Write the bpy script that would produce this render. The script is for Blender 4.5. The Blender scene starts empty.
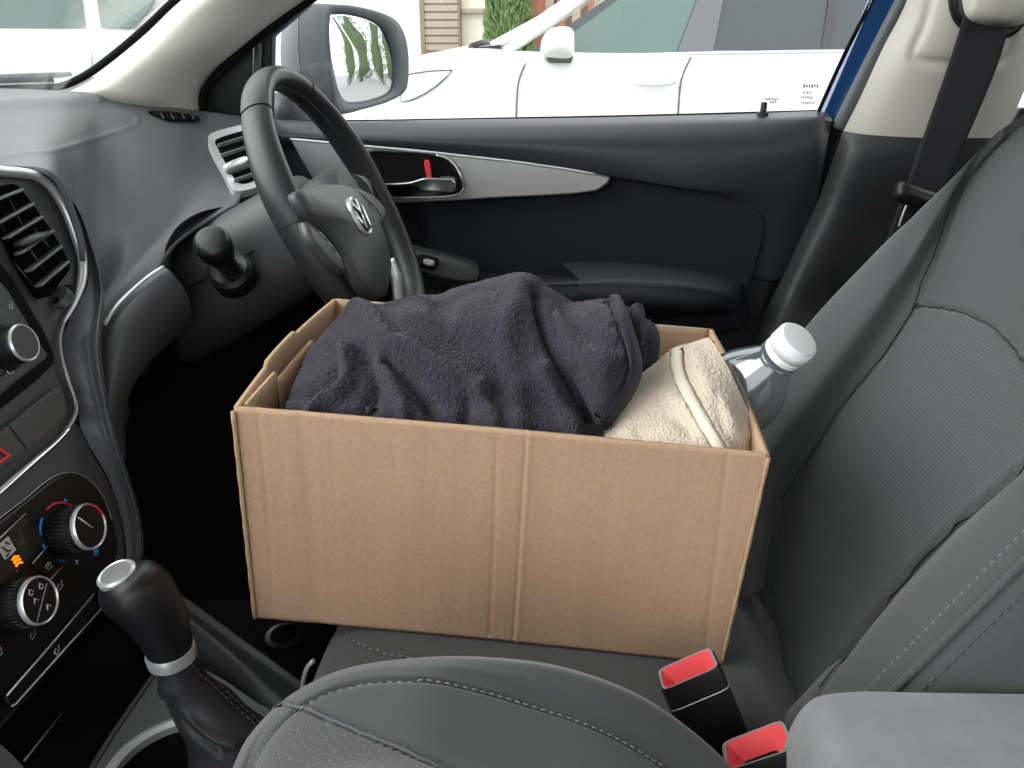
import bpy, bmesh, math, random
import numpy as np
from mathutils import Vector, Matrix
random.seed(7); rng = np.random.default_rng(7)
R_ = math.radians
S = bpy.context.scene
COL = S.collection
# ------------------------------------------------------------------ camera (real position inside the cabin, passenger side)
FP = 770.0; PITCH = R_(23.3); YAW = R_(3.0)
CAM = np.array([0.0, 0.0, 1.15])
Fw = np.array([-math.sin(YAW)*math.cos(PITCH), math.cos(YAW)*math.cos(PITCH), -math.sin(PITCH)])
Rt = np.array([math.cos(YAW), math.sin(YAW), 0.0]); Up = np.cross(Rt, Fw)
cam = bpy.data.objects.new('camera', bpy.data.cameras.new('camera')); COL.objects.link(cam)
cam.data.sensor_width = 36; cam.data.lens = FP/1024*36; cam.data.clip_start = .01; cam.data.clip_end = 300
cam.matrix_world = Matrix(((Rt[0], Up[0], -Fw[0], CAM[0]), (Rt[1], Up[1], -Fw[1], CAM[1]), (Rt[2], Up[2], -Fw[2], CAM[2]), (0, 0, 0, 1)))
S.camera = cam

def ray(px, py): return Fw + Rt*(px-512)/FP - Up*(py-384)/FP
def V(px, py, Y):                       # point of the place at lateral distance Y
    r = ray(px, py); return CAM + r*(Y/r[1])
def VZ(px, py, Z):
    r = ray(px, py); return CAM + r*((Z-CAM[2])/r[2])
class Plane:
    def __init__(s, p, n):
        s.p = np.array(p, float); s.n = np.array(n, float)/np.linalg.norm(n)
        s.u = np.cross([0, 0, 1], s.n); s.u /= np.linalg.norm(s.u); s.v = np.cross(s.n, s.u)
    def __call__(s, px, py, d=0.0):
        r = ray(px, py); q = s.p + s.n*d
        return CAM + r*(((q-CAM)@s.n)/(r@s.n))
    def at(s, a, b, d=0.0): return s.p + s.u*a + s.v*b + s.n*d

# ------------------------------------------------------------------ object helpers
def lin(c):
    if isinstance(c, str):
        c = c.lstrip('#'); c = [int(c[i:i+2], 16)/255 for i in (0, 2, 4)]
    return tuple(x/12.92 if x <= .04045 else ((x+.055)/1.055)**2.4 for x in c) + (1,)
def tag(o, label=None, cat=None, group=None, kind=None):
    if label: o['label'] = label
    if cat: o['category'] = cat
    if group: o['group'] = group
    if kind: o['kind'] = kind
    return o
def thing(name, loc, label, cat, group=None):
    o = bpy.data.objects.new(name, None); COL.objects.link(o); o.location = Vector(loc); o.empty_display_size = .02
    return tag(o, label, cat, group)
def wloc(p):
    v = Vector((0, 0, 0))
    while p is not None: v = v + p.location; p = p.parent
    return v
def mk(name, verts, faces, mat, parent=None, smooth=True, uvs=None, auto=None, origin=None, mats=None, fmat=None):
    verts = np.asarray(verts, float)
    if parent is not None: base = np.array(wloc(parent)); loc = (0, 0, 0)
    else:
        base = np.array(origin) if origin is not None else np.array([verts[:, 0].mean(), verts[:, 1].mean(), verts[:, 2].min()]); loc = base
    me = bpy.data.meshes.new(name); me.from_pydata((verts-base).tolist(), [], [list(map(int, f)) for f in faces]); me.update()
    o = bpy.data.objects.new(name, me); COL.objects.link(o); o.parent = parent; o.location = Vector(loc)
    for m in (mats or [mat]): me.materials.append(m)
    if fmat is not None:
        for p, k in zip(me.polygons, fmat): p.material_index = k
    if smooth:
        for p in me.polygons: p.use_smooth = True
    if uvs is not None:
        l = me.uv_layers.new(name='UVMap')
        for lp in me.loops: l.data[lp.index].uv = uvs[lp.vertex_index]
    if auto is not None:
        try: me.set_sharp_from_angle(angle=R_(auto))
        except Exception: pass
    return o
def fixn(o):
    bm = bmesh.new(); bm.from_mesh(o.data); bmesh.ops.recalc_face_normals(bm, faces=bm.faces); bm.to_mesh(o.data); bm.free(); return o
def solid(o, t, off=-1, bevel=None):
    m = o.modifiers.new('s', 'SOLIDIFY'); m.thickness = t; m.offset = off
    if bevel: bev(o, bevel)
    return o
def bev(o, w, seg=3, ang=35):
    m = o.modifiers.new('b', 'BEVEL'); m.width = w; m.segments = seg; m.limit_method = 'ANGLE'; m.angle_limit = R_(ang); return o
def cr(P, n, closed=False):                                     # catmull-rom resample, uniform in control index
    P = np.asarray(P, float); m = len(P)
    if closed: ts = np.linspace(0, m, n, endpoint=False)
    else: ts = np.linspace(0, m-1, n)
    out = []
    for t in ts:
        i = int(math.floor(t)); i = min(i, m-2) if not closed else i; f = t-i
        g = (lambda k: P[k % m]) if closed else (lambda k: P[k] if 0 <= k < m else (2*P[0]-P[1] if k < 0 else 2*P[-1]-P[-2]))
        a, b, c, d = g(i-1), g(i), g(i+1), g(i+2)
        out.append(.5*((2*b)+(-a+c)*f+(2*a-5*b+4*c-d)*f*f+(-a+3*b-3*c+d)*f**3))
    return np.array(out)
def arc(P, n, closed=False):                                    # arc length resample of a smooth curve
    Q = cr(P, max(200, n*4), closed)
    if closed: Q = np.vstack([Q, Q[:1]])
    s = np.concatenate([[0], np.cumsum(np.linalg.norm(np.diff(Q, axis=0), axis=1))])
    t = np.linspace(0, s[-1], n+1)[:-1] if closed else np.linspace(0, s[-1], n)
    return np.array([np.interp(t, s, Q[:, k]) for k in range(Q.shape[1])]).T
def loftpts(rows, nu, nv, arcu=False):
    rr = [arc(r, nu) if arcu else cr(r, nu) for r in rows]
    A = np.array(rr)                                            # rows x nu x k
    return np.array([cr(A[:, i], nv) for i in range(nu)]).transpose(1, 0, 2)   # nv x nu x 3
def gridmesh(name, G, mat, parent=None, flip=False, wrapu=False, **k):
    nv, nu = G.shape[:2]; F = []
    if not wrapu: flip = (np.cross(np.gradient(G, axis=1), np.gradient(G, axis=0))*(CAM-G)).sum() < 0
    for j in range(nv-1):
        for i in range(nu if wrapu else nu-1):
            i2 = (i+1) % nu
            q = [j*nu+i, j*nu+i2, (j+1)*nu+i2, (j+1)*nu+i]; F.append(q[::-1] if flip else q)
    su = np.concatenate([[0], np.cumsum(np.linalg.norm(np.diff(G, axis=1), axis=2).mean(0))])
    sv = np.concatenate([[0], np.cumsum(np.linalg.norm(np.diff(G, axis=0), axis=2).mean(1))])
    uv = [(su[i], sv[j]) for j in range(nv) for i in range(nu)]
    return mk(name, G.reshape(-1, 3), F, mat, parent, uvs=uv, **k)
def normals(G):
    du = np.gradient(G, axis=1); dv = np.gradient(G, axis=0); n = np.cross(du, dv)
    n /= np.linalg.norm(n, axis=2, keepdims=True)+1e-12
    c = CAM-G; s = np.sign((n*c).sum(2, keepdims=True)); s[s == 0] = 1
    return n*(np.sign(s.mean()) or 1)
def segdist(p, poly):
    p = np.asarray(p, float); best = np.full(p.shape[:-1], 1e9)
    for a, b in zip(poly[:-1], poly[1:]):
        a = np.array(a, float); b = np.array(b, float); ab = b-a
        t = np.clip(((p-a)@ab)/(ab@ab), 0, 1); best = np.minimum(best, np.linalg.norm(p-(a+t[..., None]*ab), axis=-1))
    return best
def topix(G):
    d = G-CAM; z = d@Fw; return np.stack([512+FP*(d@Rt)/z, 384-FP*(d@Up)/z], -1)
def emboss(G, feats):                                           # folds: smooth ridges / grooves along curves lying on the surface
    N = normals(G); px = topix(G)
    for line, w, amp in feats:
        line = cr(line, len(line)*5); G = G + N*(amp*np.exp(-(segdist(px, line)/w)**2))[..., None]
    return G
def lathe(name, prof, o, ax, mat, parent=None, n=40, cap=True, **k):
    ax = np.array(ax, float)/np.linalg.norm(ax); o = np.array(o, float)
    h = np.array([0, 0, 1.]) if abs(ax[2]) < .9 else np.array([0, 1., 0]); u = np.cross(h, ax); u /= np.linalg.norm(u); v = np.cross(ax, u)
    Vs = []; F = []
    for r, z in prof:
        for i in range(n):
            a = 2*math.pi*i/n; Vs.append(o+ax*z+(u*math.cos(a)+v*math.sin(a))*r)
    for j in range(len(prof)-1):
        for i in range(n):
            i2 = (i+1) % n; F.append([j*n+i, j*n+i2, (j+1)*n+i2, (j+1)*n+i])
    if cap:
        if prof[0][0] > 1e-5: F.append([i for i in range(n)][::-1])
        if prof[-1][0] > 1e-5: F.append([(len(prof)-1)*n+i for i in range(n)])
    k.setdefault('auto', 40)
    return fixn(mk(name, Vs, F, mat, parent, **k))
def tubegeo(P, r, n=10, closed=False, flat=1.0, upv=(0, 0, 1)):
    P = np.asarray(P, float); m = len(P); r = np.broadcast_to(np.asarray(r, float), (m,))
    T = np.gradient(P, axis=0)
    if closed: T = np.roll(P, -1, 0)-np.roll(P, 1, 0)
    T /= np.linalg.norm(T, axis=1, keepdims=True)+1e-12
    Vs = []; F = []
    for i in range(m):
        a = np.cross(T[i], upv); a /= np.linalg.norm(a)+1e-12; b = np.cross(a, T[i])
        for k in range(n):
            t = 2*math.pi*k/n; Vs.append(P[i]+r[i]*(math.cos(t)*a+math.sin(t)*b*flat))
    for i in range(m if closed else m-1):
        i2 = (i+1) % m
        for k in range(n):
            k2 = (k+1) % n; F.append([i*n+k, i*n+k2, i2*n+k2, i2*n+k])
    if not closed: F.append([k for k in range(n)][::-1]); F.append([(m-1)*n+k for k in range(n)])
    return Vs, F
def tube(name, P, r, mat, parent=None, n=10, closed=False, flat=1.0, upv=(0, 0, 1), samp=None, **k):
    if samp: P = arc(P, samp, closed)
    Vs, F = tubegeo(P, r, n, closed, flat, upv); return fixn(mk(name, Vs, F, mat, parent, **k))
def plate(name, O, n, t, mat, parent=None, bevel=None, seg=3, smooth=True, **k):   # outline O of 3-D points, thickened by t against n
    O = np.asarray(O, float); n = np.array(n, float)/np.linalg.norm(n); m = len(O)
    area = sum(np.cross(O[i]-O[0], O[(i+1) % m]-O[0]) @ n for i in range(m))
    if area < 0: O = O[::-1]
    Vs = np.vstack([O, O-n*t]); F = [list(range(m)), list(range(m, 2*m))[::-1]] + [[i, i+m, (i+1) % m+m, (i+1) % m] for i in range(m)]
    o = mk(name, Vs, F, mat, parent, smooth=smooth, auto=30, **k)
    if bevel: bev(o, bevel, seg)
    return o
def pillow(name, O, n, h, mat, parent=None, rings=8, skirt=.006, power=2.2, **k):  # domed pad over an outline
    O = np.asarray(O, float); n = np.array(n, float)/np.linalg.norm(n); c = O.mean(0); m = len(O); rows = [O-n*skirt, O]
    for j in range(1, rings): s = 1-j/rings; rows.append(c+(O-c)*s+n*h*(1-s**power))
    Vs = np.vstack(rows+[[c+n*h]]); F = []
    for j in range(len(rows)-1):
        for i in range(m): i2 = (i+1) % m; F.append([j*m+i, j*m+i2, (j+1)*m+i2, (j+1)*m+i])
    L = (len(rows)-1)*m
    for i in range(m): F.append([L+i, L+(i+1) % m, len(Vs)-1])
    F.append(list(range(m)))
    return fixn(mk(name, Vs, F, mat, parent, **k))
def ringplate(name, A, B, n, t, mat, parent=None, **k):          # band between two outlines with the same number of points
    A = np.asarray(A); B = np.asarray(B); n = np.array(n, float)/np.linalg.norm(n); m = len(A)
    Vs = np.vstack([A, B, B-n*t, A-n*t]); F = []
    for i in range(m):
        j = (i+1) % m
        for r in range(4): r2 = (r+1) % 4; F.append([r*m+i, r*m+j, r2*m+j, r2*m+i])
    return fixn(mk(name, Vs, F, mat, parent, auto=40, **k))
def boxm(name, size, M, mat, parent=None, bevel=None, seg=3, **k):
    sx, sy, sz = [s/2 for s in size]
    P = [np.array((x, y, z)) for z in (-sz, sz) for y in (-sy, sy) for x in (-sx, sx)]
    M = Matrix(M); P = [np.array(M @ Vector(p)) for p in P]
    F = [(0, 2, 3, 1), (4, 5, 7, 6), (0, 1, 5, 4), (2, 6, 7, 3), (0, 4, 6, 2), (1, 3, 7, 5)]
    o = mk(name, P, F, mat, parent, auto=30, **k)
    if bevel: bev(o, bevel, seg)
    return o
def bx(name, x0, x1, y0, y1, z0, z1, mat, parent=None, bevel=None, **k):
    return boxm(name, (x1-x0, y1-y0, z1-z0), Matrix.Translation(((x0+x1)/2, (y0+y1)/2, (z0+z1)/2)), mat, parent, bevel, **k)
def frame_m(o, a, b, c):                                        # matrix from origin + three axes
    return Matrix(((a[0], b[0], c[0], o[0]), (a[1], b[1], c[1], o[1]), (a[2], b[2], c[2], o[2]), (0, 0, 0, 1)))
def stitches(name, P, mat, parent, step=.0055, r=.0006, lift=None):
    P = arc(P, 200); s = np.concatenate([[0], np.cumsum(np.linalg.norm(np.diff(P, axis=0), axis=1))]); Vs = []; F = []
    k = 0.0
    while k+step*.6 < s[-1]:
        q = np.array([[np.interp(k+d, s, P[:, c]) for c in range(3)] for d in (0, step*.3, step*.6)])
        v, f = tubegeo(q, [r*.6, r, r*.6], 5); b = len(Vs); Vs += list(v); F += [[i+b for i in g] for g in f]; k += step
    return mk(name, Vs, F, mat, parent)
def text(name, body, size, pl, a, b, d, mat, parent, rot=0, ext=.0002, align='CENTER', axes=None):
    cu = bpy.data.curves.new(name, 'FONT'); cu.body = body; cu.size = size; cu.extrude = ext; cu.align_x = align; cu.align_y = 'CENTER'
    o = bpy.data.objects.new(name, cu); COL.objects.link(o); cu.materials.append(mat)
    u, v, n = (pl.u, pl.v, pl.n) if axes is None else axes
    p = pl.at(a, b, d) if pl is not None else a
    M = frame_m(p, u, v, n) @ Matrix.Rotation(rot, 4, 'Z')
    if parent is not None: o.parent = parent; M = Matrix.Translation(-wloc(parent)) @ M
    o.matrix_local = M
    return o

# ------------------------------------------------------------------ materials
def mat(name, col, rough=.5, metal=0, bump=None, var=None, spec=.5, coat=0, sheen=0, trans=0, alpha=None, emit=None, coord='Object', builder=None, ior=1.45):
    m = bpy.data.materials.new(name); m.use_nodes = True; nt = m.node_tree; b = nt.nodes['Principled BSDF']; L = nt.links
    c = lin(col) if not (isinstance(col, tuple) and len(col) == 4) else col
    b.inputs['Base Color'].default_value = c; b.inputs['Roughness'].default_value = rough; b.inputs['Metallic'].default_value = metal
    b.inputs['Specular IOR Level'].default_value = spec; b.inputs['Coat Weight'].default_value = coat; b.inputs['IOR'].default_value = ior
    b.inputs['Sheen Weight'].default_value = sheen; b.inputs['Transmission Weight'].default_value = trans
    if emit: b.inputs['Emission Color'].default_value = lin(emit[0]); b.inputs['Emission Strength'].default_value = emit[1]
    tc = nt.nodes.new('ShaderNodeTexCoord')
    def noise(scale, detail=3, src=None, stretch=None):
        n = nt.nodes.new('ShaderNodeTexNoise'); n.inputs['Scale'].default_value = scale; n.inputs['Detail'].default_value = detail
        s = src or tc.outputs[coord]
        if stretch:
            mp = nt.nodes.new('ShaderNodeMapping'); mp.inputs['Scale'].default_value = stretch; L.new(s, mp.inputs[0]); s = mp.outputs[0]
        L.new(s, n.inputs['Vector']); return n
    if var:                                                     # (scale, amount, stretch)
        n = noise(var[0], 4, stretch=var[2] if len(var) > 2 else None); mr = nt.nodes.new('ShaderNodeMapRange')
        mr.inputs[1].default_value = .3; mr.inputs[2].default_value = .7; mr.inputs[3].default_value = 1-var[1]; mr.inputs[4].default_value = 1+var[1]
        L.new(n.outputs[0], mr.inputs[0]); mx = nt.nodes.new('ShaderNodeVectorMath'); mx.operation = 'SCALE'; mx.inputs[0].default_value = c[:3]
        L.new(mr.outputs[0], mx.inputs['Scale']); L.new(mx.outputs[0], b.inputs['Base Color'])
    if bump:                                                    # list of (scale, strength, distance, stretch)
        prev = None
        for q in (bump if isinstance(bump, list) else [bump]):
            n = noise(q[0], 3, stretch=q[3] if len(q) > 3 else None); bp = nt.nodes.new('ShaderNodeBump'); bp.inputs['Strength'].default_value = q[1]; bp.inputs['Distance'].default_value = q[2]
            L.new(n.outputs[0], bp.inputs['Height'])
            if prev: L.new(prev.outputs[0], bp.inputs['Normal'])
            prev = bp
        L.new(prev.outputs[0], b.inputs['Normal'])
    if builder: builder(nt, b, tc, L, c)
    return m
def nd(nt, t, **k):
    n = nt.nodes.new(t)
    for a, v in k.items(): setattr(n, a, v)
    return n
def dots(scale, rad, bright, bumpd, aspect=1.0, stagger=True):  # woven fabric with small pits on the surface's own UVs (metres)
    def f(nt, b, tc, L, c):
        sx = nd(nt, 'ShaderNodeSeparateXYZ'); L.new(tc.outputs['UV'], sx.inputs[0])
        def M(op, a, bb=None):
            n = nd(nt, 'ShaderNodeMath', operation=op)
            for i, q in enumerate((a, bb)):
                if q is None: continue
                if isinstance(q, (int, float)): n.inputs[i].default_value = q
                else: L.new(q, n.inputs[i])
            return n.outputs[0]
        v = M('MULTIPLY', sx.outputs[1], scale*aspect); row = M('FLOOR', v); u = M('MULTIPLY', sx.outputs[0], scale)
        if stagger: u = M('ADD', u, M('MULTIPLY', M('MODULO', row, 2.0), .5))
        du = M('SUBTRACT', M('FRACT', u), .5); dv = M('SUBTRACT', M('FRACT', v), .5)
        r = M('SQRT', M('ADD', M('MULTIPLY', du, du), M('MULTIPLY', dv, dv)))
        mr = nd(nt, 'ShaderNodeMapRange'); mr.interpolation_type = 'SMOOTHSTEP'; L.new(r, mr.inputs[0]); mr.inputs[1].default_value = rad; mr.inputs[2].default_value = rad*.45
        mix = nd(nt, 'ShaderNodeMix', data_type='RGBA'); L.new(mr.outputs[0], mix.inputs[0]); mix.inputs[6].default_value = c; mix.inputs[7].default_value = tuple(x*bright for x in c[:3])+(1,)
        ns = nd(nt, 'ShaderNodeTexNoise'); ns.inputs['Scale'].default_value = 900; L.new(tc.outputs['Object'], ns.inputs['Vector'])
        m2 = nd(nt, 'ShaderNodeMix', data_type='RGBA', blend_type='MULTIPLY'); m2.inputs[0].default_value = .5; L.new(mix.outputs[2], m2.inputs[6]); L.new(ns.outputs[0], m2.inputs[7])
        m3 = nd(nt, 'ShaderNodeVectorMath', operation='SCALE'); m3.inputs['Scale'].default_value = 1.33; L.new(m2.outputs[2], m3.inputs[0])
        L.new(m3.outputs[0], b.inputs['Base Color'])
        bp = nd(nt, 'ShaderNodeBump'); bp.inputs['Distance'].default_value = bumpd; bp.inputs['Strength'].default_value = .6; L.new(mr.outputs[0], bp.inputs['Height']); L.new(bp.outputs[0], b.inputs['Normal'])
    return f
def card(nt, b, tc, L, c):                                       # kraft board: faint vertical corrugation + fibres, on UVs in metres
    w = nd(nt, 'ShaderNodeTexWave'); w.inputs['Scale'].default_value = 46; w.inputs['Distortion'].default_value = 1.2; w.inputs['Detail'].default_value = 1; w.inputs['Detail Scale'].default_value = .3
    mp = nd(nt, 'ShaderNodeMapping'); mp.inputs['Scale'].default_value = (1, .06, 1); L.new(tc.outputs['UV'], mp.inputs[0]); L.new(mp.outputs[0], w.inputs['Vector'])
    n1 = nd(nt, 'ShaderNodeTexNoise'); n1.inputs['Scale'].default_value = 18; mp2 = nd(nt, 'ShaderNodeMapping'); mp2.inputs['Scale'].default_value = (3, .25, 1); L.new(tc.outputs['UV'], mp2.inputs[0]); L.new(mp2.outputs[0], n1.inputs['Vector'])
    n2 = nd(nt, 'ShaderNodeTexNoise'); n2.inputs['Scale'].default_value = 420; n2.inputs['Detail'].default_value = 4; L.new(tc.outputs['Object'], n2.inputs['Vector'])
    def mr(src, a, bb):
        m = nd(nt, 'ShaderNodeMapRange'); m.inputs[1].default_value = .25; m.inputs[2].default_value = .75; m.inputs[3].default_value = a; m.inputs[4].default_value = bb; L.new(src, m.inputs[0]); return m.outputs[0]
    def mul(a, bb):
        m = nd(nt, 'ShaderNodeMath', operation='MULTIPLY'); L.new(a, m.inputs[0]); L.new(bb, m.inputs[1]); return m.outputs[0]
    f = mul(mul(mr(w.outputs['Fac'], .99, 1.01), mr(n1.outputs[0], .95, 1.05)), mr(n2.outputs[0], .9, 1.1))
    sc = nd(nt, 'ShaderNodeVectorMath', operation='SCALE'); sc.inputs[0].default_value = c[:3]; L.new(f, sc.inputs['Scale']); L.new(sc.outputs[0], b.inputs['Base Color'])
    bp = nd(nt, 'ShaderNodeBump'); bp.inputs['Distance'].default_value = .0003; bp.inputs['Strength'].default_value = .12; L.new(w.outputs['Fac'], bp.inputs['Height']); L.new(bp.outputs[0], b.inputs['Normal'])
def glassmat(name, tint, refl=.08, rough=.0, refr_tint=None):                    # thin sheet of glass: lets light straight through, reflects by angle
    m = bpy.data.materials.new(name); m.use_nodes = True; nt = m.node_tree; nt.nodes.remove(nt.nodes['Principled BSDF']); out = nt.nodes['Material Output']
    t = nd(nt, 'ShaderNodeBsdfTransparent'); t.inputs[0].default_value = tint+(1,); g = nd(nt, 'ShaderNodeBsdfGlossy'); g.inputs['Roughness'].default_value = rough
    fr = nd(nt, 'ShaderNodeLayerWeight'); fr.inputs[0].default_value = .25; mr = nd(nt, 'ShaderNodeMapRange'); mr.inputs[3].default_value = refl*.5; mr.inputs[4].default_value = min(1, refl*6)
    mx = nd(nt, 'ShaderNodeMixShader'); L = nt.links; L.new(fr.outputs['Fresnel'], mr.inputs[0]); L.new(mr.outputs[0], mx.inputs[0]); L.new(t.outputs[0], mx.inputs[1]); L.new(g.outputs[0], mx.inputs[2]); o_ = mx.outputs[0]
    if refr_tint:
        df = nd(nt, 'ShaderNodeBsdfDiffuse'); df.inputs[0].default_value = refr_tint[0]+(1,); m2 = nd(nt, 'ShaderNodeMixShader'); m2.inputs[0].default_value = refr_tint[1]; L.new(o_, m2.inputs[1]); L.new(df.outputs[0], m2.inputs[2]); o_ = m2.outputs[0]
    L.new(o_, out.inputs[0]); return m
M = {}
M['dash'] = mat('soft_grey_plastic', '#55575b', .46, bump=[(900, .25, .0006), (160, .1, .0006)], var=(30, .05))
M['plastic'] = mat('charcoal_plastic', '#393a3c', .48, bump=(1100, .2, .0005))
M['door'] = mat('door_plastic', '#303236', .46, bump=(1000, .22, .0005))
M['doorfab'] = mat('door_fabric', '#202226', .85, bump=(1600, .35, .0005), spec=.3)
M['panel'] = mat('stack_plastic', '#4a4c4d', .42, bump=(1400, .1, .0003))
M['black'] = mat('black_plastic', '#17181a', .4)
M['rubber'] = mat('black_rubber', '#0d0d0e', .8, spec=.15)
M['void'] = mat('gap_shade_black', '#050505', .95, spec=.05)  # near-black that paints the shade inside vent openings; also used on a seam
M['gloss'] = mat('gloss_black', '#0a0a0b', .12)
M['silver'] = mat('satin_silver', '#dcdee0', .32, metal=.6)
M['slat'] = mat('vent_slat_lit', '#6c6f72', .35)  # lighter than the panel: the slats' edge highlights are put into the colour
M['chrome'] = mat('chrome', '#d8dadc', .12, metal=1)
M['graytrim'] = mat('grey_metallic_trim', '#9fa0a1', .36, metal=.5, var=(4, .06, (1, 1, 8)))
M['leather'] = mat('wheel_leather', '#2b2c2e', .4, bump=[(1100, .15, .0004)])
M['boot'] = mat('boot_leather', '#26272a', .5, bump=[(800, .35, .0008), (60, .2, .003)])
M['beige'] = mat('beige_trim', '#c3c1b6', .62, bump=(900, .12, .0004))
M['blue'] = mat('blue_paint', '#12508c', .25, metal=.3, coat=.6)
M['glyph'] = mat('white_print', '#c9ccd0', .5)
M['etch'] = mat('etched_print', '#2a2c2e', .6)
M['glyphd'] = mat('grey_print', '#85888c', .5)
M['red'] = mat('red_print', '#d8383c', .45)
M['bred'] = mat('buckle_red', '#e4545a', .38)
M['bluep'] = mat('blue_print', '#2f7fd0', .4)
M['webbing'] = mat('belt_webbing', '#232427', .7, bump=[(700, .5, .0006, (1, 1, 6))], spec=.4)
M['fabric'] = mat('seat_fabric', '#47494a', .9, bump=(1300, .4, .0006), sheen=.25, spec=.25, var=(1500, .12))
M['insert'] = mat('seat_insert_fabric', '#4b4e4f', .9, sheen=.2, spec=.25, builder=dots(300, .30, 1.45, .0004, 1.2))
M['pinsert'] = mat('cushion_insert_fabric', '#505151', .9, sheen=.2, spec=.25, builder=dots(230, .16, 1.9, .0003, 1.0))
M['armrest'] = mat('armrest_cloth', '#74777a', .8, bump=[(300, .25, .0008), (1500, .3, .0004)], var=(90, .06), sheen=.3)
M['stitch'] = mat('grey_thread', '#7a7c7e', .8)
M['stitchd'] = mat('dark_thread', '#55575a', .8)
M['carpet'] = mat('black_carpet', '#141517', .95, bump=(500, .8, .003), spec=.1)
M['kraft'] = mat('kraft_board', '#b3947a', .75, spec=.25, builder=card)
M['kraftedge'] = mat('kraft_cut_edge', '#b09573', .85, bump=(900, .6, .001), var=(600, .15))
M['darktowel'] = mat('dark_terry', '#35333c', .97, bump=[(430, .9, .0017)], sheen=.12, spec=.1, var=(500, .22))
M['darkhem'] = mat('dark_hem', '#302e38', .95, bump=[(900, .6, .0008, (1, 1, .2))], sheen=.1, spec=.1)
M['creamtowel'] = mat('cream_terry', '#cfc3b2', .97, bump=[(430, .8, .0014)], sheen=.1, spec=.1, var=(480, .1))
M['creamhem'] = mat('cream_hem', '#e2d9c8', .95, bump=[(900, .5, .0006)], spec=.1)
M['cap'] = mat('white_cap', '#e9ebed', .4)
M['pet'] = glassmat('clear_plastic', (.84, .92, .97), .3, .05, ((.6, .78, .92), .07))  # pale blue diffuse part stands for bright light refracted in the clear bottle
M['glass'] = glassmat('window_glass', (.96, .98, .97), .05)
M['mirror'] = mat('mirror_glass', '#e6e9ea', .02, metal=1)
M['house'] = mat('mirror_housing', '#55585c', .45, bump=(900, .15, .0004))
M['carwhite'] = mat('white_paint', '#d3d3d0', .25, coat=.5)
M['cardark'] = mat('dark_glass', '#343a40', .06, coat=.3)
M['cargreen'] = mat('green_tinted_glass', '#4f645f', .06, coat=.3)
M['lamp'] = mat('headlamp_lens', '#c9ccd0', .12)
M['bark'] = mat('bark', '#5a4534', .9)
M['leaf'] = mat('conifer_green', '#5f7546', .8, var=(20, .35))
M['leafd'] = mat('hedge_green', '#586849', .8, var=(20, .35))
M['render'] = mat('cream_render', '#ece6d8', .85)
M['tan'] = mat('tan_slats', '#a79a8c', .7)
M['brick'] = mat('red_brick', '#a06a58', .85, var=(8, .2))
M['brown'] = mat('brown_timber', '#8a7868', .8)
M['asphalt'] = mat('asphalt', '#8d8d8c', .9, var=(60, .15), bump=(300, .5, .004))
M['amber'] = mat('amber_lamp', '#ff8a1e', .4, emit=('#ff7a10', 1.6))
M['lcd'] = mat('display_window', '#2e2a26', .15)
M['tyre'] = mat('tyre', '#1c1c1d', .8)

# ================================================================== CABIN SHELL
def row(*p): return [V(*q) for q in p]
tag(bx('floor', -.95, 1.3, -.75, 1.2, .24, .30, M['carpet'], smooth=False), kind='structure')
tag(bx('ceiling', -.42, 1.5, -.62, 1.12, 1.56, 1.62, M['beige'], bevel=.02), kind='structure')  # unseen car roof, built to keep top light out of the cabin
tag(bx('wall_front', -.98, -.94, -.75, 1.2, .25, .97, M['carpet'], smooth=False), kind='structure')

# ---- driver's door -------------------------------------------------
DN = np.array((0, -1.0, 0))
door = thing('car_door', (.05, 1.18, .45), 'black inner door beside the steering wheel with silver trim and window above it', 'car door')
# upper roll of the trim, from window line down to the crease
up = [row((240, 118, 1.185), (330, 121, 1.185), (450, 119.5, 1.185), (600, 117, 1.185), (740, 113.5, 1.185), (812, 111, 1.185), (828, 113, 1.185)),
      row((240, 121, 1.165), (330, 123, 1.165), (450, 121, 1.165), (600, 119, 1.165), (740, 116, 1.165), (814, 114, 1.165), (832, 119, 1.17)),
      row((240, 126, 1.145), (330, 130, 1.145), (450, 129, 1.14), (600, 127, 1.135), (740, 124, 1.135), (812, 121, 1.14), (831, 124, 1.16)),
      row((240, 134, 1.135), (330, 138, 1.13), (450, 142, 1.12), (600, 147, 1.11), (740, 150, 1.11), (808, 148, 1.125), (828, 140, 1.155)),
      row((240, 142, 1.14), (330, 145, 1.14), (450, 153, 1.13), (600, 173, 1.115), (700, 188, 1.11), (795, 186, 1.125), (822, 172, 1.155)),
      row((240, 150, 1.155), (330, 152, 1.155), (450, 160, 1.15), (600, 181, 1.14), (700, 196, 1.135), (775, 230, 1.135), (808, 235, 1.155)),
      row((240, 230, 1.16), (330, 230, 1.16), (450, 230, 1.16), (600, 230, 1.16), (690, 250, 1.16), (762, 275, 1.14), (790, 278, 1.155)),
      row((240, 400, 1.16), (330, 400, 1.16), (450, 400, 1.16), (600, 400, 1.16), (680, 380, 1.16), (745, 345, 1.15), (766, 335, 1.155)),
      row((240, 760, 1.16), (330, 760, 1.16), (450, 760, 1.16), (600, 760, 1.16), (680, 760, 1.16), (735, 760, 1.15), (742, 760, 1.155))]
gridmesh('door_panel', loftpts(up, 90, 80), M['door'], door)
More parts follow.
